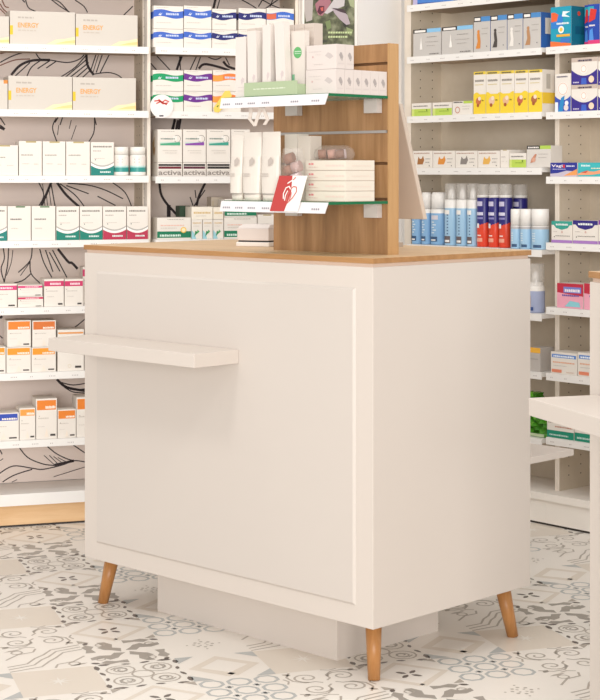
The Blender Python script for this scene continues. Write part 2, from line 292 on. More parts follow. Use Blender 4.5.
T['dots'] = (cream, [([circ(.24*math.cos(k*math.pi/4), .24*math.sin(k*math.pi/4), .05, 6) for k in range(8)] + [circ(.42*math.cos(k*math.pi/2), .42*math.sin(k*math.pi/2), .035, 6) for k in range(4)] + [leaf(.07*math.cos(k*math.pi/2+.78), .07*math.sin(k*math.pi/2+.78), k*math.pi/2+.78, .1, .06) for k in range(4)], taupe)])
T['nested'] = (cream, [(rib([(0,-.74),(.74,0),(0,.74),(-.74,0),(0,-.74)], .3), beige), (rot4([[(1,1),(.52,1),(1,.52)]]), blueg)])
GRID = {(0,0):'scroll',(0,1):'star',(0,2):'stripe',(1,0):'cross',(1,1):'ornate',(1,2):'bold',(2,0):'lattice',(2,1):'nested',(2,2):'dots'}
ua, ub = (.951, .309), (-.309, .951)
for i in range(-14, 17):
    for j in range(-16, 15):
        a, b = .911+TS*(i-1), 3.83+TS*j
        cx, cy = a*ua[0]+b*ub[0], a*ua[1]+b*ub[1]
        g, layers = T[GRID[(i % 3, j % 3)]]
        f = lambda x, y, e: (cx+(x*ua[0]+y*ub[0])*TS/2, cy+(x*ua[1]+y*ub[1])*TS/2, e)
        fl.poly([f(-1,-1,0), f(1,-1,0), f(1,1,0), f(-1,1,0)], g)
        if cy < 2.8 or abs(cx) > 2: continue
        for n_, (ps, m) in enumerate(layers):
            for p in ps: fl.poly([f(x, y, .0002*(n_+1)) for x, y in p], m)
struct(fl, 'floor')
PLAST = M('#FFFBF6', .7, 'white_plaster', bump=.1)
w = MB(); w.box(-2.2, 0, 0, 1.35, .1, 2.7, PLAST); o = struct(w, 'wall_left'); o.location = LW.W(0, .245, 0); o.rotation_euler.z = LW.ang
w = MB(); w.box(-.32, 0, 0, 2.3, .1, 2.7, PLAST); o = struct(w, 'wall_right'); o.location = RW.W(0, .245, 0); o.rotation_euler.z = RW.ang
# the white pillar that fills the corner between the two runs of shelves
pa = LW.W(LW.s_at(357.3, .0), 0, 0); pb = RW.W(RW.s_at(401.5, .03), .03, 0)
dv = (pb-pa); L = dv.length
w = MB(); w.box(.001, 0, 0, L-.001, .1, 2.7, PLAST); o = struct(w, 'wall_back'); o.location = pa; o.rotation_euler.z = math.atan2(dv.y, dv.x)

# ---------------------------------------------------------------- shelving bays
HOLE = M('#5E5044', .8)
def bay(fr, name, label, x_l, x_r, pl, pr, trays, fd, pd, bd, ztop, baseh, kick_m, zb0, back_m, strokes=None, fas=.0245, tr=None, group='white wall shelving bays', board_h=.035, xs=None):
    """x_l..x_r tray run (m), pl/pr side panels (m) as intervals; trays = heights; fd fascia plane, pd panel front, bd back plane"""
    root = empty(name, fr.W(x_l, 0, 0), fr.ang); tag(root, label, 'shelving', group)
    ox = x_l
    for p in (pl, pr):
        if not p: continue
        m = MB(); m.box(p[0]-ox, pd, zb0, p[1]-ox, bd, ztop, INNER, {'F': M('#EFE4D6', .5), 'L': INNER if p is pr else WHITE})
        z = zb0+.05
        while z < ztop:
            for yy in (pd+.05, bd-.05):
                for fx, sgn in ((p[0]-ox-.0005, -1), (p[1]-ox+.0005, 1)):
                    m.poly([(fx, yy+.0028*math.cos(t*math.pi/3), z+.0028*math.sin(t*math.pi/3)) for t in range(6)], HOLE)
            z += .032
        m.build('side_panel', root)
    lo = pl[0]-ox if pl else 0; hi = (pr[1]-ox) if pr else x_r-ox
    m = MB(); m.box(lo, bd, zb0, hi, bd+.012, ztop, back_m)
    for pts, wd, mm in (strokes or []):
        P = []
        for (px, py) in pts:
            P.append((fr.s_at(px, bd)-ox, fr.z_at(px, py, bd)))
        for qd in rib(P, wd):
            if all(lo < x < hi and zb0 < z < ztop for x, z in qd): m.poly([(x, bd-.0006, z) for x, z in qd], mm)
    m.build('back_panel', root)
    for z in trays:
        m = MB(); m.box(.001, fd+.003, z-.016, x_r-ox-.001, bd, z, SHELFW, {'D': M('#B9A48E', .6)}); sh = m.build('shelf', root)  # brown underside: shading of the white shelf put into its colour
        m = MB(); m.box(.0, fd, z-fas, x_r-ox, fd+.0028, z, SHELFW)
        u = .02; rr = random.Random(int(z*1000))
        while u < x_r-ox-.03:
            for k in range(rr.choice((2, 3, 4))):
                m.poly([(u+k*.006, fd-.0003, z-fas*.62), (u+k*.006+.003, fd-.0003, z-fas*.62), (u+k*.006+.003, fd-.0003, z-fas*.48), (u+k*.006, fd-.0003, z-fas*.48)], M('#BDB6B2'))
            u += .055+rr.random()*.03
        m.build('price_rail', sh)
    m = MB(); m.box(lo, fd+.004, baseh, hi, bd, baseh+board_h, SHELFW if kick_m is OAK_K else WHITE); m.build('base_board', root)
    m = MB(); m.box(lo, fd+.012, .007, hi, bd, baseh-.0015, kick_m); m.box(lo, fd+.0135, 0, hi, bd, .0068, M('#3A3330')); m.build('kickboard', root)  # dark box below the kick paints the shadow gap at the floor
    m = MB(); m.box(lo, pd, ztop, hi, bd, ztop+.02, WHITE); m.build('top_board', root)
    return root

def S(scale, ox, oy, lines):
    out = []
    for l in lines:
        wd = .004; mm = INK
        if l[0] == 't': wd = .009; l = l[1]
        elif l[0] == 'n': wd = .0026; l = l[1]
        elif l[0] == 's': mm = INKB; l = l[1]
        pts = [(ox+x/scale, oy+y/scale) for x, y in l]
        # smooth (Catmull-Rom)
        if len(pts) > 2:
            q = [pts[0]]+pts+[pts[-1]]; r = []
            for i in range(1, len(q)-2):
                for k in range(5):
                    t = k/5; a, b, c, d = q[i-1], q[i], q[i+1], q[i+2]
                    r.append(tuple(.5*(2*b[j]+(c[j]-a[j])*t+(2*a[j]-5*b[j]+4*c[j]-d[j])*t*t+(3*b[j]-a[j]-3*c[j]+d[j])*t**3) for j in (0, 1)))
            pts = r+[q[-1]]
        out.append((pts, wd, mm))
    return out
muralL = S(4, 0, 0, [[(95,-40),(110,25),(140,45),(170,60)], [(195,-10),(240,25),(280,50)], [(205,-5),(240,10),(285,60)], [(300,0),(335,25),(350,50)], [(490,65),(540,15),(560,-20)], [(505,70),(545,28)], [(60,-30),(100,10)],
  [(0,250),(60,220),(130,205),(160,235),(200,240),(270,250),(320,235),(345,205),(350,185)], ('t',[(45,300),(80,262),(130,242),(200,240)]), [(60,305),(120,250)], [(105,312),(125,270),(165,240)], [(150,275),(200,242)], [(185,272),(225,245)],
  [(240,310),(300,270),(345,220)], [(260,310),(350,235)], [(280,310),(355,250)], [(305,310),(357,265)], [(330,310),(362,280)], ('t',[(345,205),(350,260),(375,300)]), [(385,290),(410,215)], [(400,292),(440,212)], [(360,290),(385,215)], ('n',[(372,290),(396,212)]), [(372,297),(430,290),(470,300),(495,320)],
  ('s',[(0,262),(60,240),(120,236)]), ('s',[(0,215),(60,200)]), ('s',[(0,15),(12,35),(28,50)]), ('s',[(0,35),(20,55)]), ('s',[(8,0),(20,25),(35,30)]), [(220,490),(232,470)], [(240,500),(250,470)], [(385,500),(378,470)],[(0,470),(20,500)]]) \
 + S(4, 0, 120, [[(225,-8),(210,30),(225,80),(240,110)], ('n',[(285,0),(277,35)]), ('n',[(235,20),(230,60)]), ('n',[(305,22),(285,78)]), [(378,-8),(375,50),(350,95)], [(0,20),(20,35)], ('t',[(-10,25),(18,38)]),
  [(155,250),(175,300),(155,345)], ('t',[(205,250),(165,345)]), [(205,260),(220,345)], ('n',[(185,290),(190,345)]), ('t',[(228,250),(265,300),(320,350)]), [(240,255),(300,300),(340,350)], [(265,262),(355,295)], [(270,253),(350,260),(420,280),(492,315)], [(390,305),(462,342)], [(450,250),(500,290),(528,350)], ('n',[(170,255),(180,345)]), ('n',[(195,270),(205,345)])]) \
 + S(4.667, 0, 250, [[(15,-10),(20,40),(5,90),(20,150)], [(40,-10),(35,70),(18,155)], ('n',[(60,0),(52,60),(30,120)]), [(150,-10),(140,50),(85,105)], ('n',[(138,60),(95,120)]), [(140,50),(145,110),(187,155)], [(145,110),(100,145),(25,160)], [(185,-5),(205,60),(242,128)], [(212,0),(247,102)], [(245,0),(312,128)], ('t',[(270,-5),(318,55),(335,60),(362,88)]), [(230,10),(280,100)], [(350,360),(390,328),(420,300)], [(0,400),(12,412)], ('t',[(0,318),(10,308)]),
  ('t',[(265,603),(310,640),(400,658)]), [(285,618),(340,630),(400,622)], [(300,640),(340,662),(400,668)], [(272,612),(330,650),(400,648)]]) \
 + S(4.667, 0, 390, [[(85,262),(130,315),(200,345),(255,352)], [(215,258),(260,295),(310,320),(345,330)], [(-10,395),(60,355),(150,365),(200,370),(290,350),(345,330),(400,336)], [(-10,445),(60,400),(150,370)], ('n',[(0,462),(50,430)]), ('n',[(55,430),(80,418)]), ('n',[(125,450),(195,420)]), ('n',[(250,405),(400,358)]), [(335,252),(400,296)], ('n',[(205,305),(255,350)]), ('n',[(230,305),(270,345)]), ('n',[(250,310),(290,340)]), ('n',[(270,315),(310,336)]), [(0,280),(10,300)], ('n',[(0,330),(15,320)]), ('t',[(255,350),(345,330)])])
muralC = S(5.217, 145, 0, [('t',[(372,-20),(355,50)]), [(395,-20),(375,50)], [(20,20),(40,60)], [(60,290),(130,365)], [(180,290),(185,365)], ('t',[(192,290),(165,365)]), [(270,290),(235,365)], [(292,290),(265,365)], ('t',[(280,358),(310,335),(380,348),(440,368)]), [(330,298),(370,310),(410,292)], ('t',[(408,320),(430,345),(470,360)]), [(30,330),(60,365)], ('t',[(155,620),(145,680)]), ('t',[(185,620),(175,680)]), [(420,300),(440,340)], [(470,-20),(560,30),(600,60)]]) \
 + S(5, 145, 110, [('t',[(135,100),(150,50)]), ('t',[(155,100),(165,50)]), ('t',[(72,360),(80,420),(110,470),(170,535)]), ('t',[(115,475),(115,545)]), ('t',[(122,475),(122,545)]), ('t',[(302,362),(270,430),(258,478)]), [(250,400),(255,440)], [(225,435),(240,478)], [(245,480),(300,400)]]) \
 + S(6, 230, 0, [[(180,-10),(250,30),(330,60)], [(260,-10),(240,40)], [(300,-10),(200,60)], [(330,0),(230,70)], ('t',[(350,20),(420,30)]), [(200,-10),(170,40)]])

# left bay and centre bay
dP = .012
zL = [LW.z_at(75, y, dP) for y in (45.5, 110.2, 175.6, 240.0, 306.1, 370.8, 437.6)]
zC = [LW.z_at(190, y, dP) for y in (48, 111.6, 176.3, 239)]
zC += [zC[-1]-.226*k for k in (1, 2, 3)]
sL0, sL1 = LW.s_at(-190, 0), LW.s_at(149, 0)
sC0, sC1 = LW.s_at(155.5, 0), LW.s_at(297.5, 0)
pnl = lambda fr, a, b, d: (fr.s_at(a, d), fr.s_at(b, d))
pL = pnl(LW, 143, 149.2, .075)
bay(LW, 'shelving_unit', 'white shelving bay with line-drawn flower back panel and oak kickboard, left of the counter', sL0, sL1-.0008, (sL0-.02, sL0-.001), (pL[0], sL1-.0012), [z for z in zL]+[zL[0]+.226, zL[0]+.45], 0, .08, .22, 2.15, LW.z_at(42, 504.6, .0), OAK_K, LW.z_at(42, 504.6, .0)+.0415, BACKM, muralL, board_h=.04)
bay(LW, 'shelving_unit', 'shelving bay with line-drawn flower back panel directly behind the counter', sC0, sC1, (sL1+.0005, sL1+.012), (sC1+.001, sC1+.013), [z for z in zC]+[zC[0]+.226, zC[0]+.45], 0, .03, .22, 2.15, LW.z_at(42, 504.6, .0), OAK_K, LW.z_at(42, 504.6, .0)+.0415, BACKM, muralC, board_h=.04)

# right bays
fd, pd = -.027, .045
dR = -.018
zA = [RW.z_at(x, y, dR) for x, y in ((415,5), (413,57), (412,116.5), (415,168), (440,245.5), (535,313.5), (535,371.5), (532,437.3))]
zB = [RW.z_at(x, y, dR) for x, y in ((551,47.2), (556,112), (551,176.6), (552,242.6), (556,307.3), (551,373), (547,436.6))]
sA0, sA1 = RW.s_at(407, fd), RW.s_at(541.5, fd)
sB0 = RW.s_at(546, fd)
pm = pnl(RW, 555, 559.4, pd)
base_z = RW.z_at(558, 492, .02)
bh = RW.z_at(528, 497.4, fd+.004)
bay(RW, 'shelving_unit', 'white shelving bay with plain beige back and drilled side panels, right behind the counter', sA0, sA1, pnl(RW, 404.5, 411, pd), (pm[0], (pm[0]+pm[1])/2-.0003), zA+[zA[0]+.226], fd, pd, .21, 2.15, bh, WHITE, base_z-.002, INNER, board_h=base_z-bh-.002)
bay(RW, 'shelving_unit', 'white shelving bay with drilled side panel at the right edge of the photo', sB0, sB0+.72, ((pm[0]+pm[1])/2+.0003, pm[1]), (sB0+.722, sB0+.74), zB+[zB[0]+.226], fd, pd, .21, 2.15, bh, WHITE, base_z-.002, INNER, board_h=base_z-bh-.002)

# ---------------------------------------------------------------- counters
def counter(fr, label):
    root = empty('sales_counter', fr.W(0, 0, 0), fr.ang); tag(root, label, 'counter', 'white sales counters')
    m = MB(); m.box(-1.091, 0, .137, 0, .611, .990, CBODY); m.build('cabinet_body', root, bevel=.0015)
    m = MB(); m.box(-1.086, .005, .990, -.005, .606, .9985, STRIP); m.build('recess_strip', root)
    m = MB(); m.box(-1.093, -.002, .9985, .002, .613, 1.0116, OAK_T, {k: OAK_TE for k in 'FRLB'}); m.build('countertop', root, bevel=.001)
    m = MB()
    x0, x1, z0, z1, e = -1.036, -.055, .185, .94, .006
    m.hexa([(x0,-.0,z0),(x1,0,z0),(x1,0,z1),(x0,0,z1),(x0+e,-.005,z0+e),(x1-e,-.005,z0+e),(x1-e,-.005,z1-e),(x0+e,-.005,z1-e)], FRONTW)
    m.build('front_panel', root)
    m = MB(); m.box(-1.05, -.157, .729, -.455, -.0052, .764, CBODY); m.build('shelf', root, bevel=.0015)
    m = MB(); m.box(-1.091, .6112, .453, -.0, .803, .470, CBODY); m.build('rear_shelf', root, bevel=.001)
    m = MB(); m.box(-.9, .105, .0, -.2155, .494, .1368, CBODY); m.build('plinth', root)
    for sx, sy in ((-.042, .05), (-1.078, .055), (-.042, .590), (-1.078, .590)):
        dx = -1 if sx > -.5 else 1; dy = 1 if sy < .3 else -1
        m = MB(); m.tube((sx, sy, .0), (sx+dx*.020, sy+dy*.020, .137), .0145, .0205, OAK_L, 20); m.build('leg', root)
    return root
counter(CT, 'white sales counter with oak top, small front ledge and splayed oak legs in the centre')
counter(C2, 'white counter cut off by the right edge, with its ledge reaching left')

# oak slat display on the counter
ZT = 1.0116
root = empty('slat_display', CT.W(0, 0, ZT), CT.ang); tag(root, 'upright oak slat board with two glass shelves standing on the counter', 'display stand')
g = [1.236, 1.314, 1.398, 1.4816]; g = [1.148]+g
m = MB(); m.box(-.482, .156, 0, -.0855, .176, .512, M('#7D5A3C'))
zs = 0.0
for z in g+[1.53]:
    z1 = z-ZT-(.0035 if z < 1.52 else 0)
    m.box(-.484, .147, zs, -.0855, .156, z1, OAK_V); m.box(-.484, .176, zs, -.0855, .185, z1, OAK_V)
    zs = z-ZT+.0035
m.build('slat_board', root)
m = MB(); m.box(-.0854, .147, 0, -.0825, .185, .519, OAK_E); m.build('edge_band', root)
m = MB(); m.box(-.48, .1445, 1.314-ZT-.0033, -.09, .1555, 1.314-ZT+.0033, METAL); m.build('slot_insert', root)
for zg in (1.398, 1.1405):
    z = zg-ZT
    m = MB(); m.box(-.444, -.066, z-.0035, -.084, .1465, z+.0033, GLASS, {'F': GEDGE, 'R': GEDGE, 'L': GEDGE}); sh = m.build('glass_shelf', root)
    m = MB(); m.hexa([(-.452,-.074,z-.024),(-.088,-.074,z-.024),(-.088,-.071,z-.024),(-.452,-.071,z-.024),(-.450,-.070,z+.002),(-.080,-.070,z+.002),(-.080,-.067,z+.002),(-.450,-.067,z+.002)], M('#E4E0E1', .3))
    for k, u in enumerate((-.44,-.395,-.35,-.30,-.20,-.13)):
        for q_ in range(4): m.poly([(u+q_*.007, -.0742, z-.016), (u+q_*.007+.004, -.0742, z-.016), (u+q_*.007+.004, -.0739, z-.012), (u+q_*.007, -.0739, z-.012)], M('#8F8A92'))
    m.build('price_rail', sh)
    for bx in (-.40, -.125):
        m = MB(); m.box(bx-.022, .128, z-.038, bx+.022, .146, z-.0037, M('#C9C0BA', .3)); m.build('bracket', root)
# products on the upper glass shelf -------------------------------------------------
ZU = 1.398+.0035; ZLo = 1.1405+.0035
PINKW = '#D8CDC7'
def small(ex0, ex1, ey0, ey1, z, h, label, designF=None, designR=None, base=PINKW, group=None, name='carton', cat='box', rz=0, tilt=0):
    w, d = ex1-ex0, ey1-ey0; m = MB(); m.box(-w/2, 0, 0, w/2, d, h, M(base))
    if designF: prints(m, designF, 'F', w, d, h)
    if designR: prints(m, designR, 'R', w, d, h)
    o = m.build(name); o.location = CT.W((ex0+ex1)/2, ey0, z); o.rotation_euler = (0, tilt, CT.ang+rz); tag(o, label, cat, group); return o
LOGO = [('p',[(.3,.55),(.45,.68),(.6,.66),(.78,.5),(.7,.38),(.55,.42),(.5,.36),(.42,.46)],'#A89F9C'), ('e',.62,.36,.0015,'#8A8280'), ('w',.15,.2,.85,.03,'#CFC5C0')]
FR = [('p',[(.62,.55),(.72,.68),(.82,.62),(.9,.5),(.78,.4)],'#C2B8B4'), ('w',.1,.72,.5,.02,'#C2B8B4'), ('e',.22,.52,.0025,'#C9A8A4'), ('w',.25,.2,.55,.02,'#C2B8B4'), ('w',.3,.6,.5,.02,'#CFC5C0')]
t = .0303
for k in range(6):
    small(-.186, -.086, -.036+k*t, -.036+(k+1)*t-.0007, ZU, .0585, 'pale cream carton, %s from the front in the lower row on the upper glass shelf' % ('first','second','third','fourth','fifth','sixth')[k], FR, LOGO, group='small cream cartons on the upper glass shelf')
for k in range(2):
    small(-.186, -.086, -.034+k*t, -.034+(k+1)*t-.0007, ZU+.0592, .0585, ('front' if k == 0 else 'rear')+' of two small cream cartons stacked above the row on the upper glass shelf', FR, LOGO, group='small cream cartons on the upper glass shelf')
# sage tray with slim cartons
root = empty('counter_tray', CT.W(-.2805, -.064, ZU), CT.ang); tag(root, 'sage green cardboard tray holding slim cartons on the upper glass shelf', 'display tray')
SAGE = M('#A9B895', .55); m = MB(); m.box(-.0925, 0, .001, .0925, .0012, .034, SAGE); m.box(-.0925, .0012, .0, .0925, .05, .001, SAGE); m.box(-.0925, .0012, .001, -.0913, .05, .026, SAGE); m.box(.0913, .0012, .001, .0925, .05, .026, SAGE); m.box(-.0913,.0488,.001,.0913,.05,.030,SAGE)
prints(m, [('w',.18,.48,.78,.07,'#D9E0CC')], 'F', .185, .05, .034); m.build('tray_box', root)
slim = [('p',[(.5,.28),(.66,.33),(.84,.3),(.78,.24),(.7,.25),(.6,.2)],'#CDBFBD'), ('w',.25,.16,.8,.008,'#C4B9B4'), ('w',.2,.10,.7,.008,'#C4B9B4')]
GL = [('e',.5,.66,.0140,'#5FA868'), ('w',.3,.67,.75,.014,'#D5E8D5'), ('w',.3,.64,.75,.010,'#D5E8D5'), ('r',.12,.02,.3,.32,'#78B08A')]
for k, (a, b, h, tl) in enumerate(((-.363,-.331,.160,-.02), (-.312,-.283,.172,.0), (-.263,-.230,.176,-.045))):
    small(a, b, -.060, -.040, ZU+.0025, h, ('leftmost','middle','rightmost')[k]+' slim cream carton standing in the sage green tray', slim, base='#DCD3CC', group='slim cartons in the sage tray', tilt=tl)
for k, (a, b, ha) in enumerate(((-.349,-.300,.150), (-.297,-.250,.150), (-.240,-.192,.155))):
    small(a, b, -.034, -.018, ZU+.001, ha, 'cream carton with round green sticker, %s behind the sage green tray' % ('left one','middle one','right one')[k], GL, base='#D8CFC6', group='cartons with green stickers')
small(-.414, -.376, -.055, -.02, ZU, .150, 'cream carton at the left end of the upper glass shelf beside the sage tray', slim, base='#DCD3CC')
for k in range(7):
    a = -.430+k*.034
    small(a, a+.0325, .0, .03, ZU, .176, 'tall greige carton, %s from the left in the back row on the upper glass shelf' % ('first','second','third','fourth','fifth','sixth','seventh')[k], [('r',.08,.93,.92,.94,'#C4B5A8'),('w',.3,.5,.7,.01,'#C4B5A8')], base='#CBBEB3', group='tall greige cartons at the back of the upper glass shelf')
# hanging ribbon of clear plastic
m = MB()
for (a, b) in (((-.395,-.0),(-.410,-.055)), ((-.410,-.055),(-.385,-.078)), ((-.385,-.078),(-.355,-.012)), ((-.355,-.012),(-.33,-.062)), ((-.33,-.062),(-.345,-.075))):
    dx = .007; m.hexa([(a[0]-dx,-.062,a[1]),(a[0]+dx,-.062,a[1]),(a[0]+dx,-.060,a[1]),(a[0]-dx,-.060,a[1]),(b[0]-dx,-.060,b[1]),(b[0]+dx,-.060,b[1]),(b[0]+dx,-.058,b[1]),(b[0]-dx,-.058,b[1])], M('#D8CCC2', .3))
o = m.build('plastic_ribbon'); o.scale = (.8, 1, .85); o.location = CT.W(-.03, 0, 1.398-.0038); o.rotation_euler.z = CT.ang; tag(o, 'pale looped plastic ribbon hanging under the upper glass shelf', 'ribbon')

# lower glass shelf: tubes
def tube_thing(ex, ey, w, h, label, rz=0):
    root = empty('cream_tube', CT.W(ex, ey, ZLo), CT.ang+rz); tag(root, label, 'tube', 'cream tubes on the lower glass shelf')
    body = M('#DAD1C7', .35); m = MB(); n = 20; rings = []
    for z, ry in ((.018, .017), (.06, .016), (.11, .011), (h-.012, .003), (h, .0015)):
        rings.append([(w/2*(.92 if z < .02 else 1)*math.cos(2*math.pi*k/n), ry*math.sin(2*math.pi*k/n), z) for k in range(n)])
    for a, b in zip(rings, rings[1:]):
        for k in range(n): m.poly([a[k], a[(k+1)%n], b[(k+1)%n], b[k]], body, True)
    m.poly(rings[-1], body)
    m.poly([(.004,-.0153,.085),(.016,-.0150,.090),(.020,-.0135,.100),(.012,-.0135,.108),(.002,-.0140,.100)], M('#B7ACA4'))
    for zz, q_ in ((.065,.0168),(.060,.0170)): m.poly([(-.022,-q_,zz),(.006,-q_,zz),(.006,-q_,zz+.002),(-.022,-q_,zz+.002)], M('#B7ACA4'))
    m.build('tube_body', root)
    m = MB(); m.lathe([(w*.42,0,M('#E2D8CC',.4)),(w*.44,.018,M('#E2D8CC',.4))], 20, sy=.48); m.build('cap', root)
tube_thing(-.303, -.038, .064, .170, 'large cream squeeze tube on the lower glass shelf, right of the three')
tube_thing(-.3695, -.038, .064, .170, 'large cream squeeze tube on the lower glass shelf, middle of the three')
tube_thing(-.426, -.036, .044, .163, 'cream squeeze tube at the left end of the lower glass shelf')
small(-.325, -.281, .03, .07, ZLo, .165, 'tall pale grey carton behind the tubes on the lower glass shelf', base='#E3DBD0')
small(-.279, -.236, .03, .07, ZLo, .160, 'tall pale carton behind the bag on the lower glass shelf', base='#DFD5C9')
# four flat cartons
for k in range(4):
    P = [('w',.08,.55,.2,.2,'#D98A8A'), ('w',.08,.3,.3,.06,'#C9A8A0'), ('w',.5,.4,.95,.18,'#E6CFC4'), ('r',0,0,1,.06,'#D6C7B8')]
    small(-.222, -.087, .0, .101, ZLo+k*.0249, .0243, 'flat cream carton, %s of the stack of four on the lower glass shelf' % ('lowest','second lowest','second highest','topmost')[k], P, [('r',0,0,1,.06,'#D6C7B8'),('w',.2,.4,.9,.12,'#E3D3C6')], base='#E2D9CB', group='stack of flat cartons on the lower glass shelf')
# clear bag of rolls
root = empty('clear_bag', CT.W(-.233, -.033, ZLo), CT.ang); tag(root, 'clear film bag of brown and pink rolled bath pieces beside the tubes', 'bag')
m = MB(); m.lathe([(.026,.001,FILM),(.032,.02,FILM),(.034,.06,FILM),(.032,.105,FILM),(.028,.128,FILM)], 18, sy=.7, top=False); m.build('film', root)
m.v  # bag filling, countable rolls are part of the bag's content
cols = ['#9A6E5A','#C09080','#7E5644','#CDB9BC','#966A54','#B4948E','#8A604C']
for k in range(7):
    a = (k % 2)*.024-.012; z = .0165+(k//2)*.028+(k % 2)*.008
    m = MB(); c = M(cols[k], .5); m.tube((a-.009, -.004, z), (a+.011, .004, z+.006), .0135, .0135, c, 14); m.tube((a-.0095,-.0045,z), (a-.009,-.004,z), .006, .006, M('#5E4034')); m.build('bath_roll', root)
for k in range(3):
    pass
# small bag upper spill: second bag lying behind the flat cartons
root = empty('clear_bag', CT.W(-.178, .0, ZLo+.1), CT.ang); tag(root, 'clear bag of rolled bath pieces lying on top of the flat cartons', 'bag')
m = MB(); m.lathe([(.055,.0,FILM),(.062,.012,FILM),(.058,.026,FILM),(.04,.036,FILM)], 18, c=(0,.055), sy=.6); m.build('film', root)
for k, (a, b) in enumerate(((-.03,.045),(-.002,.05),(.028,.045),(.012,.07),(-.018,.072))):
    m = MB(); m.tube((a-.008, b-.006, .014), (a+.008, b+.006, .016), .0115, .0115, M(cols[k], .5), 14); m.tube((a-.0084,b-.0063,.014), (a-.008,b-.006,.014), .006, .006, M('#4E342A')); m.build('bath_roll', root)
# red and white card
w_, h_ = .094, .086; m = MB(); sk = .03
m.hexa([(-w_/2,0,0),(w_/2,0,0),(w_/2,.0015,0),(-w_/2,.0015,0),(-w_/2+sk,0,h_),(w_/2+sk,0,h_),(w_/2+sk,.0015,h_),(-w_/2+sk,.0015,h_)], M('#F4EFE9', .3))
cf = lambda u, v: (-w_/2+u*w_+sk*v, -.0004, v*h_)
m.poly([cf(0,0), cf(.52,0), cf(.60,.5), cf(.48,1), cf(0,1)], M('#B9423F', .3))
hm = [(.38,.35),(.33,.5),(.37,.66),(.47,.7),(.55,.62)], [(.55,.62),(.62,.7),(.74,.68),(.78,.55),(.7,.38),(.55,.22)], [(.44,.3),(.42,.45),(.46,.58)], [(.52,.28),(.5,.45),(.53,.56)], [(.6,.3),(.62,.42),(.6,.54)], [(.38,.78),(.5,.86),(.6,.82)], [(.55,.88),(.62,.96)]
for l in hm:
    for qd in rib(l, .035):
        m.poly([(cf(u, v)[0], -.0008, cf(u, v)[2]) for u, v in qd], M('#F6EFEA' if l[0][0] < .5 else '#C96A62'))
o = m.build('leaflet_card'); o.location = CT.W(-.222, -.0765, ZLo-.024); o.rotation_euler = (math.radians(-2), 0, CT.ang); tag(o, 'red and white leaflet card with line drawing at the front of the lower glass shelf', 'card')

# small white device behind, and the tilted screen
s0 = (-.657, .265)
root = empty('receipt_printer', CT.W(-.672, .250, ZT), CT.ang+.35); tag(root, 'small rounded off-white device with a dark slot, left of the oak board on the counter', 'device')
m = MB(); m.box(-.05, 0, 0, .05, .09, .012, M('#EDE6DF')); m.box(-.048, .002, .016, .048, .09, .05, M('#DCD2CC')); m.box(-.046,.004,.012,.046,.088,.016,M('#2E2828'))
m.hexa([(-.048,.002,.05),(.048,.002,.05),(.048,.09,.05),(-.048,.09,.05),(-.04,.02,.060),(.044,.02,.060),(.044,.085,.060),(-.04,.085,.060)], M('#DCD2CC')); m.build('housing', root, bevel=.002)
root = empty('counter_screen', CT.W(-.37, .45, ZT), CT.ang); tag(root, 'tilted beige-grey screen seen from behind, half hidden by the oak board', 'screen')
m = MB(); SCR = M('#CFC0B1', .5); tz = .30; ty = -.098
m.hexa([(-.165,-.03,.080),(.168,-.03,.080),(.168,-.015,.080),(-.165,-.015,.080),(-.165,-.03+ty,.08+tz),(.168,-.03+ty,.08+tz),(.168,-.015+ty,.08+tz),(-.165,-.015+ty,.08+tz)], SCR); m.build('screen', root, bevel=.002)
m = MB(); m.box(-.16, -.04, 0, .0, .08, .012, M('#B9AA9C')); m.build('foot', root)
m = MB(); m.hexa([(-.11,.02,.012),(-.05,.02,.012),(-.05,.04,.012),(-.11,.04,.012),(-.11,-.036,.16),(-.05,-.036,.16),(-.05,-.026,.16),(-.11,-.026,.16)], M('#B9AA9C')); m.build('stand_arm', root)

# ---------------------------------------------------------------- poster beside the centre bay
d0 = .0
xa, xb = sC1+.0145, LW.s_at(356.5, d0)
root = empty('poster', LW.W((xa+xb)/2, d0, 1.02), LW.ang); tag(root, 'framed poster of a pink magnolia on a dark green background above the oak board', 'poster')
pw = xb-xa-.002; ph = 1.1
m = MB()
for (a, b, c, d) in ((-pw/2,0,-pw/2+.008,ph),(pw/2-.008,0,pw/2,ph),(-pw/2+.008,0,pw/2-.008,.008),(-pw/2+.008,ph-.008,pw/2-.008,ph)): m.box(a, -.008, b, c, .02, d, M('#F3ECE4'))
m.build('frame', root)
gm = bpy.data.materials.new('poster_foliage'); gm.use_nodes = True; nt = gm.node_tree; nz = nt.nodes.new('ShaderNodeTexNoise'); nz.inputs['Scale'].default_value = 28; nz.inputs['Detail'].default_value = 3
cr = nt.nodes.new('ShaderNodeValToRGB'); E = cr.color_ramp.elements; E[0].position = .35; E[0].color = lin('#33322A'); E[1].position = .68; E[1].color = lin('#8E9074'); e = E.new(.5); e.color = lin('#5E6147')
tcn = nt.nodes.new('ShaderNodeTexCoord'); nt.links.new(tcn.outputs['Object'], nz.inputs['Vector']); nt.links.new(nz.outputs['Fac'], cr.inputs['Fac']); nt.links.new(cr.outputs['Color'], nt.nodes['Principled BSDF'].inputs['Base Color']); nt.nodes['Principled BSDF'].inputs['Roughness'].default_value = .5
m = MB(); m.box(-pw/2+.0082, -.002, .0082, pw/2-.0082, .006, ph-.0082, gm)
def pp(pts, col, e):
    ctr = (xa+xb)/2; pts = [(LW.s_at(x, d0)-ctr, LW.z_at(x, y, d0)-1.02) for x, y in pts]
    m.poly([(x, -.002-.0003*e, z) for x, z in pts], M(col, .5))
pp([(304,0),(313,-3),(312,20),(306,22),(304,10)], '#B9AFAA', 1)
pp([(316,10),(315,4),(320,-1),(328,-3),(331,2),(327,9),(322,16),(318,15)], '#A8707A', 2)
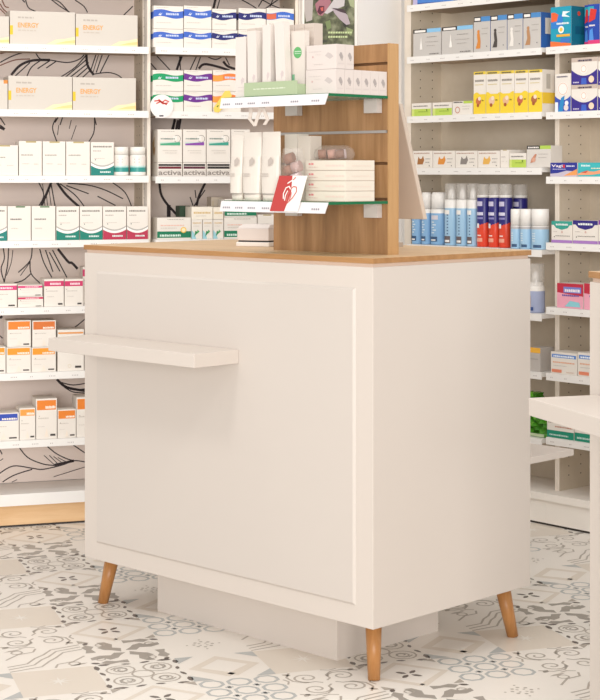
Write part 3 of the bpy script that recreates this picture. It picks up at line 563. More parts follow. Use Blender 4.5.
pp([(317,12),(319,6),(324,6),(324,12),(320,15)], '#5B2A3A', 3); pp([(320,8),(323,7),(323,11),(321,11)], '#C9605A', 4)
pp([(324,13),(332,2),(337,-6),(345,-6),(344,6),(334,10),(327,14)], '#C9C2C2', 3)
pp([(332,9),(341,10),(347,15),(350,24),(346,25),(339,19),(334,13)], '#B5A6AC', 4)
pp([(331,8),(343,9),(347,14),(340,12)], '#4A3A40', 5)
pp([(325,22),(330,20),(331,28),(327,30)], '#7B8A5C', 1); pp([(346,27),(353,30),(351,36),(347,33)], '#8E9A6C', 1); pp([(348,0),(354,-4),(354,8),(350,6)], '#A5AC86', 1)
for (yy, x0_, x1_) in ((31.5,328,351.5), (35.8,328,347)):
    x = x0_; rr = random.Random(3)
    while x < x1_:
        l = 1.2+rr.random()*1.6; pp([(x,yy+2),(x+l,yy+2),(x+l,yy),(x,yy+.3)], '#C9D6A0', 3); x += l+.6
m.build('print', root)
m = MB(); m.box(xa, .022, 0, xb-.003, .243, 2.7, PLAST); o = struct(m, 'trim_1'); o.location = LW.W(0, 0, 0); o.rotation_euler.z = LW.ang

# ================================================================ products: left bay
def L_(tray, x0, x1, yt, des, label, **k): return carton(LW, x0, x1, yt, zL[tray], des, label, **k)
nm = ('top', 'second', 'third', 'fourth', 'fifth', 'sixth', 'seventh')
G = 'white ENERGY supplement boxes on the left bay'
L_(0, 9.8, 75.2, 11.4, energy, 'long white ENERGY box on the top shelf of the left bay, left one', depth=.12, base='#D3CBC1', group=G)
L_(0, 75.6, 137.7, 14.5, energy, 'long white ENERGY box on the top shelf of the left bay, right one', depth=.12, base='#D3CBC1', group=G)
L_(0, -50, 9.2, 15.5, energy, 'white box on the top shelf cut by the left edge of the photo', depth=.12, base='#D3CBC1', group=G)
L_(1, 8.2, 72.3, 76.2, energy, 'long white ENERGY box on the second shelf of the left bay, left one', depth=.12, base='#D3CBC1', group=G)
L_(1, 72.6, 136, 77.6, energy, 'long white ENERGY box on the second shelf of the left bay, right one', depth=.12, base='#D3CBC1', group=G)
L_(1, -50, 7.8, 79.5, [('r',.93,.88,1,1,'#DE8A3C')]+energy(1,1)[:2], 'white box on the second shelf cut by the left edge of the photo', depth=.12, base='#D3CBC1', group=G)
G = 'white supplement boxes on the third and fourth shelves'
L_(2, -14, 18.2, 145, plain_tab, 'white box with gold tab cut by the left edge on the third shelf', group=G)
L_(2, 18.8, 42, 141, plain_tab, 'plain white box with gold tab on the third shelf, second from the left', group=G)
L_(2, 42.5, 65.5, 141.3, plain_tab, 'plain white box with gold tab on the third shelf, third from the left', group=G)
L_(2, 66, 90, 141.5, plain_tab, 'plain white box with gold tab on the third shelf, next to the teal one', group=G)
L_(2, 90.6, 114, 142, bowlbox('#1A8077'), 'white box with teal curved base on the third shelf beside the two jars', group=G)
def jar(fr, x0, x1, ytop, zb, label, d=.012, group='white pill jars on the third shelf'):
    s0, s1 = fr.s_at(x0, d), fr.s_at(x1, d); r = (s1-s0)/2-.001; h = fr.z_at((x0+x1)/2, ytop, d)-zb
    root = empty('pill_jar', fr.W((s0+s1)/2, d+r, zb+.0006), fr.ang); tag(root, label, 'jar', group)
    A, B, D_ = M('#F5F1EA', .3), M('#3E9A93', .35), M('#F1E9E2', .35)
    m = MB(); m.lathe([(r*.95,0,A),(r,.004,A),(r,h*.12,B),(r,h*.28,M('#BFE0DC')),(r,h*.34,D_),(r,h*.66,A),(r*.95,h*.72,A)], 24)
    for zz in (.45, .55): m.poly([(-.6*r+u*r, -math.sqrt(max(r*r-(-.6*r+u*r)**2, 0))-.0005, h*(zz+dz)) for u, dz in ((0,0),(.6,0),(.6,.03),(0,.03))], M(GREY))
    m.build('jar_body', root)
    m = MB(); m.lathe([(r*.97,h*.725,A),(r*.97,h*.97,A),(r*.9,h,A)], 24); m.build('lid', root)
jar(LW, 114.6, 130.3, 147, zL[2], 'white pill jar with teal band on the third shelf, left of the pair')
jar(LW, 131.2, 147.6, 147, zL[2], 'white pill jar with teal band on the third shelf, right of the pair')
L_(3, -16, 7, 206, bowlbox('#1A8077'), 'white and teal box cut by the left edge on the fourth shelf', group=G)
L_(3, 7.4, 31, 206, plain_green, 'white box with green top tab on the fourth shelf, left of the pair', group=G)
L_(3, 31.5, 55.5, 206, plain_green, 'white box with green top tab on the fourth shelf, right of the pair', group=G)
for i, (a, b, c, t_) in enumerate(((56.2,79.2,'#14806F','left teal'),(79.7,102.4,'#14806F','right teal'),(102.8,126.3,'#B93552','left crimson'),(126.8,148.0,'#B93552','right crimson'))):
    L_(3, a, b, 206.3, bowlbox(c), 'white box, %s one of the fourth-shelf pairs in the left bay' % t_, group=G, depth=.06)
G = 'white medicine boxes with pink bands on the fifth shelf'
L_(4, -12, 17, 284, pinktop('#D9407A'), 'white box with pink band cut by the left edge on the fifth shelf', group=G)
z = L_(4, 17.8, 43.3, 296.3, pinktop('#CF3F63'), 'flat white and pink box, lower of the two stacked on the fifth shelf', group=G)
h2 = LW.z_at(30, 285, dP)-z
carton(LW, 17.8, 42.6, 0, z, pinktop('#D9407A'), 'flat white and pink box, upper of the two stacked on the fifth shelf', h=h2, group=G)
L_(4, 44, 64, 279, pinktop('#CE3A6B'), 'tall white box with pink band on the fifth shelf, left of the pair', group=G)
L_(4, 64.5, 83, 279, pinktop('#CE3A6B'), 'tall white box with pink band on the fifth shelf, right of the pair', group=G)
L_(4, 82.5, 104, 266.5, pinktop('#CE3A6B'), 'taller pink-topped box on the fifth shelf half hidden by the counter', d=.1, depth=.06, group=G)
G = 'white medicine boxes with orange bands'
OR1, OR2 = '#E8842E', '#F09A2C'
cs = [(-20,5.8,'cut by the left edge'),(6.3,31,'left'),(31.4,56,'right')]
tops = []
for i, (a, b, t_) in enumerate(cs):
    z = L_(5, a, b, 347, medtop(OR2,.7), 'orange-banded box in the lower row of the sixth shelf, '+t_, group=G); tops.append(z)
for i in (1, 2):
    a, b, t_ = cs[i]; carton(LW, a+.8, b, 0, tops[i], medtop(('#E8842E','#D87638')[i-1],.66), 'orange-banded box in the upper row of the sixth shelf, '+t_, h=LW.z_at((a+b)/2, 320.5, dP)-tops[i], group=G)
L_(5, 57.5, 84, 329.5, [('r',.02,.9,.98,.94,'#E39A5A'), ('w',.1,.6,.7,.03,'#CFC6BC'), ('ring',.45,.12,.006,.001,'#D9C9A8'), ('r',.66,.07,.9,.12,DK)], 'white box with thin orange line on the sixth shelf behind the ledge', group=G)
L_(5, 84.5, 110, 345, medtop(OR1), 'white and orange box on the sixth shelf hidden behind the counter corner', group=G)
L_(6, -12, 19, 413, medtop('#2F4DB0',.72), 'white medicine box with blue band on the seventh shelf at the left edge', group=G)
L_(6, 19.4, 35.5, 408, medtop('#EFA04A',.76), 'small white box with orange band beside the blue one on the seventh shelf', group=G)
L_(6, 36, 57, 398.5, medtop(OR1,.72), 'tallest white and orange box in the middle of the seventh shelf', depth=.1, group=G)
L_(6, 57.5, 76, 409.3, medtop(OR1,.68), 'white and orange box on the seventh shelf, short one beside the counter', depth=.05, group=G)
L_(6, 76.4, 98, 397, medtop(OR1,.7), 'tall white and orange box on the seventh shelf touching the counter edge in view', group=G)

# ================================================================ centre bay
def C_(tray, x0, x1, yt, des, label, **k): return carton(LW, x0, x1, yt, zC[tray], des, label, **k)
G = 'white wave-band boxes behind the counter'
row = [(153.2,183.3,'#4067C4','light blue band, first'),(183.6,211.6,'#4067C4','light blue band, second'),(211.9,237.7,'#25286E','navy band, third'),(238.2,266,'#25286E','navy band, fourth'),(266.3,294,'#25286E','navy band, fifth')]
for i, (a, b, c, t_) in enumerate(row):
    z = C_(0, a, b, 29 if i < 2 else 30, wavebox(c, None, i), 'box with %s from left, lower row, top shelf behind the counter' % t_, group=G)
    yt2 = 6 if i < 2 else (9 if i == 2 else 8.5)
    if i == 4: des = wavebox('#3F6CC8', '#D8694A', i)
    else: des = wavebox(c, None, i)
    carton(LW, a+.2, b-(1.2 if i == 2 else 0), 0, z, des, 'box with %s from left, upper row, top shelf behind the counter' % (t_ if i != 4 else 'blue and orange band, fifth'), h=LW.z_at((a+b)/2, yt2, dP)-z, group=G)
row = [(152.6,183.3,'#129B62','green band, left'),(183.7,212.3,'#6B2A8C','purple band, middle'),(212.7,241,'#EE8340','orange band, right')]
for i, (a, b, c, t_) in enumerate(row):
    z = C_(1, a, b, 91.3, wavebox(c, '#F3A04A' if i == 2 else None, i*2), 'box with %s of the lower row, second shelf behind the counter' % t_, group=G)
    carton(LW, a+.2, b, 0, z, wavebox(c, '#F3A04A' if i == 2 else None, i*2), 'box with %s of the upper row, second shelf behind the counter' % t_, h=LW.z_at((a+b)/2, 70.3, dP)-z, group=G)
# round tag and yellow tag on the rail
s = LW.s_at(161.8, -.006); zz = LW.z_at(161.8, 106.3, -.006); r = .0415
m = MB(); m.poly([(r*math.cos(2*math.pi*k/32), 0, r*math.sin(2*math.pi*k/32)) for k in range(32)], M('#F2EDEA')); m.poly([(r*math.cos(-2*math.pi*k/32), .0012, r*math.sin(-2*math.pi*k/32)) for k in range(32)], M('#F2EDEA'))
for k in range(32):
    a, b = 2*math.pi*k/32, 2*math.pi*(k+1)/32; m.poly([(r*math.cos(a),0,r*math.sin(a)),(r*math.cos(b),0,r*math.sin(b)),(r*math.cos(b),.0012,r*math.sin(b)),(r*math.cos(a),.0012,r*math.sin(a))], M('#D9CFC9'))
for l in ([(-.027,.018),(-.012,.02),(0,.013),(.012,.022),(.026,.016)], [(-.02,.009),(-.006,.016),(.004,.009),(.022,.012)], [(-.012,.024),(.002,.014),(.018,.006)]):
    for qd in rib(l, .0045): m.poly([(x, -.0004, z) for x, z in qd], M('#D04438'))
m.poly([(-.009,-.0004,-.036),(.006,-.0004,-.036),(.006,-.0004,-.031),(-.009,-.0004,-.031)], M('#4B4A5A'))
o = m.build('shelf_talker'); o.location = LW.W(s, -.006, zz); o.rotation_euler.z = LW.ang; tag(o, 'round white shelf tag with red ribbon print on the second shelf behind the counter', 'shelf tag')
m = MB(); P = [(213.5,108),(214.5,112),(219,112.5),(232,96),(229.5,90.5),(225,91)]; ctr = (LW.s_at(222, -.004), LW.z_at(222, 102, -.004))
q0 = [(LW.s_at(x, -.004)-ctr[0], LW.z_at(x, y, -.004)-ctr[1]) for x, y in P]
n = len(q0)
m.poly([(x, 0, z) for x, z in q0], M('#F3D566')); m.poly([(x, .0012, z) for x, z in reversed(q0)], M('#F3D566'))
for k in range(n): a, b = q0[k], q0[(k+1)%n]; m.poly([(a[0],0,a[1]),(b[0],0,b[1]),(b[0],.0012,b[1]),(a[0],.0012,a[1])], M('#F3D566'))
m.poly([(x, -.0004, z) for x, z in ((.004,.0),(.010,.006),(.014,.002),(.008,-.006))], M('#A8492E')); m.poly([(x, -.0004, z) for x, z in ((-.020,-.016),(-.014,-.010),(-.012,-.014),(-.018,-.02))], M('#6E8A3A')); m.poly([(x, -.0004, z) for x, z in ((-.004,.008),(.004,.016),(.005,.013),(-.003,.006))], M('#6E8A3A'))
o = m.build('shelf_talker'); o.location = LW.W(ctr[0], -.004, ctr[1]); o.rotation_euler.z = LW.ang; tag(o, 'slanted yellow shelf tag with a fruit print on the second shelf behind the counter', 'shelf tag')
G = 'activa boxes on the third shelf behind the counter'
row = [(157.5,182.2,'#4DA881','#6F2230','green band'),(182.8,206,'#8A4AA8','#5A2438','purple band'),(206.5,230.5,'#3FA08C','#2F2B2A','teal band'),(231,250,'#4C62C0','#2F2B2A','blue band')]
for i, (a, b, c, c2, t_) in enumerate(row):
    z = C_(2, a, b, 162.6, actbase(c2), 'flat dark-striped activa box under the white box with %s, behind the counter' % t_, group=G)
    carton(LW, a, b, 0, z, {'F': activa(c)(.08,.1), 'L': [('p',[(.1,.6),(.5,.8),(.4,.3),(.2,.2)],'#C9AE86'), ('p',[(.3,.4),(.6,.5),(.5,.2)],'#B58A5E')]}, 'white box with %s standing on a flat activa box behind the counter' % t_, h=LW.z_at((a+b)/2, 129.5, dP)-z, group=G)
G = 'white and green boxes on the fourth shelf behind the counter'
C_(3, 157, 191, 217.5, lambda w, h: greenband(w, h)+[('e',.78,.42,.0105,'#F3C65A'), ('e',.78,.42,.007,'#FBEBC0')], 'wide white box with green band and yellow seal on the fourth shelf behind the counter', group=G)
for i, (a, b) in enumerate(((191.4,202.3),(202.6,212.8),(213.1,223.5))):
    z = C_(3, a, b, 219.5, leafbox, 'small white box with leaf print, %s of the three behind the counter top' % ('left','middle','right')[i], group=G)
z1 = carton(LW, 191.4, 212.8, 0, z, [('w',.1,.45,.9,.16,'#D9BA84'), ('w',.2,.25,.7,.06,'#CFC7BE')], 'cream box lying across the leaf-print boxes', h=LW.z_at(200, 206.8, dP)-z, base='#F1E9DA', group=G)
carton(LW, 213.1, 223.5, 0, z, [('w',.1,.45,.9,.16,'#D9BA84')], 'small cream box on top of the right leaf-print box', h=LW.z_at(215, 207.2, dP)-z, base='#EFE6D6', group=G)
C_(3, 179.5, 190, 205.8, [('w',.1,.6,.9,.05,'#6B8A72')], 'dark green box behind the wide white and green one', d=.12, depth=.06, base='#38533D', group=G)
z = C_(3, 224, 257, 217, greenband, 'wide white box with green band, lower of the two under the glass shelf', group=G)
carton(LW, 224.4, 256.5, 0, z, greenband, 'wide white box with green band, upper of the two under the glass shelf', h=LW.z_at(240, 199, dP)-z, group=G)
C_(3, 257.6, 276, 214.5, plain_tab, 'white box behind the small device, at the oak board edge', group=G)
C_(3, 211, 223, 197, [('r',.1,.1,.2,.9,'#D8C8A8')], 'cream box standing behind the leaf-print boxes', d=.12, depth=.06, base='#DDD0BE', group=G)

# ================================================================ right bays
def A_(tray, x0, x1, yt, des, label, **k): k.setdefault('d', dR); return carton(RW, x0, x1, yt, zA[tray], des, label, **k)
def B_(tray, x0, x1, yt, des, label, **k): k.setdefault('d', dR); return carton(RW, x0, x1, yt, zB[tray], des, label, **k)
A_(0, 413, 458, -25, [('r',0,0,1,1,'#2C4F9A'), ('r',.0,0,.1,1,'#BDB4D8'), ('p',[(.1,.05),(.9,.0),(1,.3),(.1,.3)],'#4C83D0')], 'dark blue box on the topmost visible shelf right of the oak board, left one', group='blue boxes at the top of the right bays')
A_(0, 458.6, 500, -25, [('r',0,0,1,1,'#22408A'), ('r',.1,.05,.9,.3,'#4C83D0')], 'dark blue box on the topmost visible shelf right of the oak board, right one', group='blue boxes at the top of the right bays')
G = 'grey dressing and pet boxes on the second shelf right'
A_(1, 413.2, 441, 28.7, bandage, base='#C9C4BF', label='grey bottle-print box with light blue header, left of the pair', depth=.08, group=G)
A_(1, 441.8, 473, 26, bandage, base='#C9C4BF', label='grey bottle-print box with light blue header, right of the pair', depth=.08, group=G)
for i, (a, b, c, t_) in enumerate(((473.8,490.3,'#D98A3E','an orange cat'),(490.6,507,'#4E4844','a dark cat'),(507.3,522.8,'#EFE9E2','a white bottle'),(523.1,541,'#B98A62','a tan dog'))):
    A_(1, a, b, 16.5-(i*1.3), petbox(c), 'tall grey box showing %s under a blue header' % t_, base='#C9C4BF', depth=.075, group=G)
G = 'green and grey low boxes on the third shelf right'
A_(2, 411.6, 430.8, 103, greenlow, 'low white and lime green box on the third shelf right, left of the pair', group=G)
A_(2, 432.6, 452, 102.3, greenlow, 'low white and lime green box on the third shelf right, right of the pair', group=G)
A_(2, 452.6, 472.6, 101, ringbox, 'low grey box with lime corner beside the yellow boxes', group=G)
G = 'yellow and white baby picture boxes'
for i, (a, b, c) in enumerate(((473.6,486,'#C8744A'),(486.2,500,'#E8C2A8'),(500.2,514.3,'#E7B98E'),(514.5,528.3,'#C8694A'),(528.5,542.5,'#B06A40'))):
    A_(2, a, b, 71.5-.5*i, yellowbox(c, i), 'yellow and white box with round picture, %s from the left of the row of five' % ('first','second','third','fourth','fifth')[i], depth=.07, group=G)
for i, (a, b) in enumerate(((538.5,545.8),(546,553.5))):
    A_(2, a, b, 71.5, yellowbox('#C8694A', i), 'yellow and white box standing behind the row of five, %s one' % ('left','right')[i], d=.085, depth=.06, group=G)
G = 'white boxes with animal pictures'
for i, (a, b, c, t_) in enumerate(((413,432.6,'#A8703E','brown animal'),(433,455,'#E0923E','orange animal'),(455.4,477.5,'#8E8782','grey animal'),(478,500,'#E8B45A','yellow animal'))):
    A_(3, a, b, 150.7, animal(c), 'long white box with a small %s picture on the fourth shelf right' % t_, group=G)
A_(3, 500.4, 509, 149.7, plain_tab, 'narrow white box after the animal-picture boxes', group=G)
A_(3, 505.5, 526.2, 153, greenlow, 'low white and lime green box on the fourth shelf right of the animal boxes', d=dR, group='lime boxes on the fourth shelf', name='carton') if False else A_(3, 509.4, 526.2, 153, greenlow, 'low white and lime green box on the fourth shelf right of the animal boxes', group=G)
A_(3, 526.8, 551, 145.5, lambda w, h: {'F': [('r',.55,.84,1,1,'#B4D25A'), ('r',0,.84,.55,1,'#33302F'), ('w',.05,.88,.5,.08,'#F0EAE4'), ('p',[(.15,.2),(.3,.25),(.42,.6),(.35,.62),(.2,.4)],'#C98A70'), ('e',.3,.35,.008,'#DBA68E'), ('w',.5,.6,.9,.02,'#A8A29C'), ('w',.5,.45,.85,.02,'#A8A29C')]}, 'grey box with black and lime header at the end of the fourth shelf', depth=.06, base='#D9D3CC', group=G)
# B bay boxes
G = 'turquoise and blue boxes in the right edge bay'
B_(0, 550.6, 571.5, 6.5, turq, 'turquoise and orange box with white drop at the right edge bay top', depth=.1, group=G)
B_(0, 584.5, 592, 5, redblue, 'narrow blue and red box next to the turquoise one', depth=.1, group=G, d=.035)
B_(0, 588, 600, 4, redblue, 'blue and red box, middle one at the top right', depth=.1, group=G)
B_(0, 600.5, 622, 1, turq, 'turquoise box at the very right edge of the photo', depth=.1, group=G)
G = 'white and violet teat boxes'
B_(1, 555, 571, 73.5, fever_tall, 'tall white and blue box left of the violet-wave boxes', depth=.08, group=G)
z = B_(1, 571.4, 597.5, 84.5, fever, 'white box with violet wave, lower of the stack at the right edge', depth=.08, group=G)
carton(RW, 571.4, 597.5, 0, z, fever, 'white box with violet wave, upper of the stack at the right edge', d=dR, h=RW.z_at(584, 57.5, dR)-z, depth=.08, group=G)
z = B_(1, 598, 622, 84.5, fever, 'white box with violet wave cut off by the right edge, lower one', depth=.08, group=G)
carton(RW, 598, 622, 0, z, fever, 'white box with violet wave cut off by the right edge, upper one', d=dR, h=RW.z_at(610, 56, dR)-z, depth=.08, group=G)
G = 'flat coloured boxes on the third shelf of the edge bay'
B_(2, 550.3, 577.5, 162.5, navyflat, 'flat navy box with orange swirl on the edge bay', depth=.08, group=G)
B_(2, 578, 605, 162.5, tealflat, 'flat turquoise box with orange swirl on the edge bay', depth=.08, group=G)
G = 'white hygiene boxes with purple base line'
B_(3, 551.4, 572.4, 221, hygiene('#34A090'), 'white box with teal cap band and purple base line', depth=.08, group=G)
B_(3, 572.8, 598, 220.5, hygiene('#31277E'), 'white box with navy cap band and purple base line', depth=.08, group=G)
B_(3, 598.4, 622, 220.5, hygiene('#8A4AA8'), 'white box with purple cap band cut off by the right edge', depth=.08, group=G)
G = 'red and pink boxes on the edge bay'
B_(4, 557, 583.5, 283.5, rose, 'red and pink box left of its twin on the edge bay', depth=.08, group=G)
B_(4, 584, 612, 284, rose, 'red and pink box beside the second counter top', depth=.08, group=G)
G = 'white boxes with blue and orange print'
B_(5, 550.8, 577.3, 352.5, bluewhite, 'white box with blue bar and orange print, left of the pair on the edge bay', depth=.08, group=G)
B_(5, 577.8, 605, 353.5, bluewhite, 'white box with blue bar and orange print, right of the pair on the edge bay', depth=.08, group=G)
G = 'white and teal boxes under the ledge'
B_(6, 547, 574, 417, tealwhite, 'long white and teal box below the ledge of the second counter, left one', depth=.06, group=G)
B_(6, 574.4, 602, 418, tealwhite, 'long white and teal box below the ledge of the second counter, right one', depth=.08, group=G)

# bottles -------------------------------------------------
def spray(tray_z, x0, x1, ytop, kind, label, d=.0, group='light blue spray cans on the right bay'):
    r = (RW.s_at(x1, d)-RW.s_at(x0, d))/2; s0, s1 = RW.s_at(x0, d+r), RW.s_at(x1, d+r); r = (s1-s0)/2-.0014; h = RW.z_at((x0+x1)/2, ytop, d)-tray_z
    root = empty('spray_can', RW.W((s0+s1)/2, d+r, tray_z+.0006), RW.ang); tag(root, label, 'spray can', group)
    m = MB(); A = M('#F3F0EC', .3); LB = M('#A6CBE6', .3); LB2 = M('#8CB7DE', .3)
    def strip(xa, xb, za, zb, mat, e=.0006):
        n = 4
        for k in range(n):
            ua, ub_ = xa+(xb-xa)*k/n, xa+(xb-xa)*(k+1)/n
            R = r+e; P = [(R*math.sin(ua), -R*math.cos(ua)), (R*math.sin(ub_), -R*math.cos(ub_))]
            m.poly([(P[0][0],P[0][1],za),(P[1][0],P[1][1],za),(P[1][0],P[1][1],zb),(P[0][0],P[0][1],zb)], mat)
    if kind == 'blueA':
        m.lathe([(r*.96,0,LB2),(r,.003,LB2),(r,h*.60,A),(r,h*.66,A),(r*.93,h*.68,A)], 22)
        strip(-.7,.5,.012,.030,M('#3B587C')); strip(-.5,.3,.015,.020,A,.001); strip(-.4,.6,h*.48,h*.56,M('#D9D4DC'))
        for k in range(5): strip(-.35+(k%2)*.2,.1+(k%2)*.25,h*.22+k*h*.05,h*.22+k*h*.05+.004,M('#DCE8F2'))
        m.build('can_body', root); m = MB(); m.lathe([(r*.96,h*.685,A),(r*.94,h*.95,A),(r*.8,h,A)], 22); m.build('cap', root)
    elif kind == 'blueB':
        m.lathe([(r*.96,0,LB),(r,.003,LB),(r,h*.60,A),(r,h*.72,A),(r*.9,h*.74,A)], 22)
        strip(-.9,.5,.008,.034,M('#6B5F62')); strip(-.4,.4,.012,.02,A,.001); strip(-.6,.4,h*.50,h*.57,A)
        for k in range(7): strip(.0,.22,h*.18+k*h*.05,h*.18+k*h*.05+.004,M('#46628C'))
        m.build('can_body', root)
        m = MB(); m.lathe([(r*.55,h*.745,A),(r*.5,h*.86,A),(r*.2,h*.93,A)], 16); m.build('nozzle', root)
        m = MB(); m.lathe([(r*.97,h*.7405,CLEAR),(r*.97,h*.985,CLEAR),(r*.9,h,CLEAR)], 22, bot=False); m.build('clear_cap', root)
    elif kind == 'red':
        NV = M('#2E2A78', .3); RD = M('#E2492F', .3)
        m.lathe([(r*.96,0,RD),(r,.003,RD),(r,h*.30,NV),(r,h*.76,NV),(r*.96,h*.78,M('#E9E2DA'))], 22)
        for k in range(8):
            a = -1.4+k*.35; m_ = h*.30+ (h*.10)*(k/8.); strip(a, a+.35, h*.29, m_, RD)
        strip(-.5,.5,h*.70-.012,h*.72,M('#C9C4DC')); strip(-.7,.6,h*.50,h*.55,M('#D6D4E8')); strip(-.7,.6,h*.44,h*.47,M('#8C88C0')); strip(-.5,.0,h*.3,h*.37,M('#F3EDF0'),.001); strip(-.6,.5,h*.08,h*.14,M('#F0A890')); strip(-.4,.3,h*.17,h*.19,M('#F5DCD4'))
        m.build('can_body', root)
        m = MB(); m.lathe([(r*.97,h*.782,A),(r*.97,h*.82,CLEAR),(r*.97,h*.985,CLEAR),(r*.9,h,CLEAR)], 22); m.build('clear_cap', root)
    elif kind == 'short':
        m.lathe([(r*.96,0,LB),(r,.003,LB),(r,h*.50,M('#B8B4B4')),(r,h*.56,A),(r*.96,h*.58,A)], 22)
        strip(-.2,.8,.006,.016,M('#3B587C')); 
        for k in range(4): strip(-.4,.1,h*.2+k*h*.06,h*.2+k*h*.06+.003,M('#E0ECF4'))
        m.build('can_body', root); m = MB(); m.lathe([(r*.985,h*.585,A),(r*.985,h*.98,A),(r*.93,h,A)], 22); m.build('cap', root)
za4 = zA[4]
for i, (a, b) in enumerate(((413.5,422.6),(423,431.2),(433.2,446))):
    spray(za4, a, b, 192.5, 'blueA', 'light blue spray can with white domed cap, %s of the three beside the tilted screen' % ('left','middle','right')[i])
for i, (a, b) in enumerate(((446.6,457.8),(458.1,468.4),(468.7,478.4))):
    spray(za4, a, b, 183.5, 'blueB', 'tall light blue spray can with clear cap, %s of three next to the red ones' % ('left','middle','right')[i])
for i, (a, b) in enumerate(((478.7,489.8),(490.1,500.3),(500.6,511.6))):
    spray(za4, a, b, 184, 'red', 'tall navy and red spray can with clear cap, %s of three' % ('left','middle','right')[i], group='navy and red spray cans')
spray(za4, 511.8, 518, 184, 'red', 'navy and orange spray can behind the front row, left one', d=.075, group='navy and red spray cans') if False else None
spray(za4, 514.5, 526.5, 184.5, 'red', 'navy and orange spray can standing behind the shorter cans', d=.06, group='navy and red spray cans')
for i, (a, b) in enumerate(((512,521.3),(521.6,531.6),(533.4,547.8))):
    spray(za4, a, b, 209.3, 'short', 'short light blue can with large white cap, %s of three at the counter corner' % ('left','middle','right')[i], d=-.022)
# pump bottle
d = -.01; s0, s1 = RW.s_at(528.5, d+.03), RW.s_at(542.5, d+.03); r = (s1-s0)/2; h = RW.z_at(535, 264, d)-zA[5]
root = empty('pump_bottle', RW.W((s0+s1)/2, d+r, zA[5]+.0006), RW.ang); tag(root, 'white bottle with lilac label and clear cap on the shelf right of the counter corner', 'bottle')
A = M('#F1ECE6', .3); m = MB(); m.lathe([(r*.95,0,M('#A9B2D0')),(r,.004,M('#A9B2D0')),(r,h*.44,A),(r,h*.50,A),(r*.75,h*.62,A)], 22)
m.poly([(-.010,-r-.0008,.02),(.004,-r-.0008,.02),(.004,-r-.0008,.06),(-.010,-r-.0008,.06)], M('#D8A88E')); m.poly([(.004,-r-.001,.008),(.016,-r-.001,.008),(.016,-r-.001,.02),(.004,-r-.001,.02)], M('#3C5590')); m.build('bottle_body', root)
m = MB(); m.lathe([(r*.45,h*.622,A),(r*.4,h*.78,A),(r*.15,h*.84,A)], 16); m.build('nozzle', root)
m = MB(); m.lathe([(r*.93,h*.51,CLEAR),(r*.93,h*.985,CLEAR),(r*.85,h,CLEAR)], 22, bot=False); m.build('clear_cap', root)
A_(6, 528, 540.5, 347.5, [('r',0,.78,1,1,'#F0B440'), ('w',.1,.5,.8,.04,'#A49C96')], 'grey box with yellow top on the sixth shelf right of the counter', base='#BFB8B2', depth=.07)
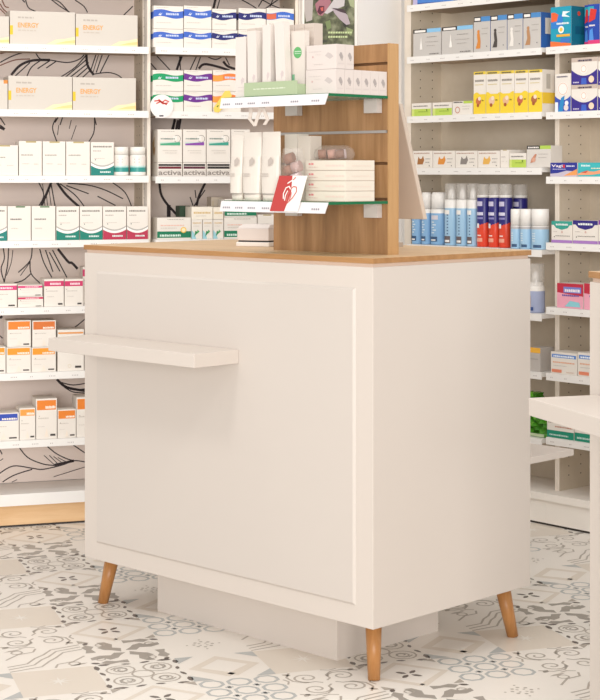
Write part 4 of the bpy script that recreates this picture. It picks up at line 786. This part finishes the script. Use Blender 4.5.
# green bath plants at the right of the counter: wrapped green bundle
for k, (a, b, y0, y1) in enumerate(((527, 545.5, 415.5, None), (526, 537, 0, None))):
    pass
def bundle(x0, x1, ytop, zb, label, d=.0):
    s0, s1 = RW.s_at(x0, d), RW.s_at(x1, d); w = s1-s0; h = RW.z_at((x0+x1)/2, ytop, d)-zb
    root = empty('green_pouch', RW.W((s0+s1)/2, d, zb+.001), RW.ang); tag(root, label, 'pouch', 'bright green glossy pouches')
    rr = random.Random(int(x0)); m = MB(); n = 6
    P = lambda i, j, y: ((-w/2+w*i/n), y+(.012*math.sin(i*1.9+j*2.3)), h*j/n)
    cols_ = [M('#4E9A22', .25), M('#6FBF35', .25), M('#3B7F1B', .25)]
    for i in range(n):
        for j in range(n):
            m.poly([P(i,j,.012), P(i+1,j,.012), P(i+1,j+1,.012), P(i,j+1,.012)], cols_[(i+2*j+rr.randint(0,1)) % 3], True)
            m.poly([P(i,j,.05), P(i,j+1,.05), P(i+1,j+1,.05), P(i+1,j,.05)], cols_[0])
    for j in range(n):
        for i in (0, n): m.poly([P(i,j,.012), P(i,j,.05), P(i,j+1,.05), P(i,j+1,.012)], cols_[2])
    for i in range(n):
        for j in (0, n): m.poly([P(i,j,.012), P(i+1,j,.012), P(i+1,j,.05), P(i,j,.05)], cols_[1])
    m.build('pouch_body', root)
    m = MB(); m.box(-w*.4, -.003, h*.02, w*.45, .0, h*.16, M('#BFD0A8', .3)); m.build('label_strip', root)
    return zb+h
zz = bundle(524, 545.4, 416.5, zA[7], 'bright green glossy pouch on the lowest shelf right of the counter, lower one')
bundle(522, 534.5, 393, zz+.001, 'bright green glossy pouch on the lowest shelf right of the counter, upper one')

# ---------------------------------------------------------------- light
def area(loc, size, power, rot=(0,0,0), col=(1,.965,.92)):
    l = bpy.data.lights.new('ceiling_and_fill_panel', 'AREA'); l.shape = 'RECTANGLE'; l.size = size[0]; l.size_y = size[1]; l.energy = power; l.color = col
    o = bpy.data.objects.new('ceiling_and_fill_light', l); o.location = loc; o.rotation_euler = rot; C.objects.link(o)
area((-1.1, 3.0, 2.75), (.5, .5), 17)
area((.55, 2.3, 2.75), (.5, .5), 17)
area((-.7, 4.7, 2.75), (.6, .6), 10)
area((.9, 4.4, 2.75), (.6, .6), 9)
area((0, -6, 1.7), (6, 2.8), 660, (math.radians(90), 0, 0), (1,.975,.95))     # added frontal fill behind the camera, brightens the shelf interiors
wd = bpy.data.worlds.new('world'); bpy.context.scene.world = wd; wd.use_nodes = True
wd.node_tree.nodes['Background'].inputs['Color'].default_value = (1, .975, .945, 1); wd.node_tree.nodes['Background'].inputs['Strength'].default_value = .68

# ---------------------------------------------------------------- camera
cam = bpy.data.cameras.new('camera'); co = bpy.data.objects.new('camera', cam); C.objects.link(co)
co.location = (0, 0, CH); co.rotation_euler = (math.pi/2, 0, 0)
cam.sensor_width = 36; cam.sensor_fit = 'AUTO'; cam.lens = F/700*36; cam.shift_y = -(350-HZ)/700; cam.clip_start = .1; cam.clip_end = 50
sc = bpy.context.scene; sc.camera = co
sc.view_settings.view_transform = 'Standard'; sc.view_settings.look = 'None'; sc.view_settings.gamma = 1; sc.view_settings.exposure = 0.0
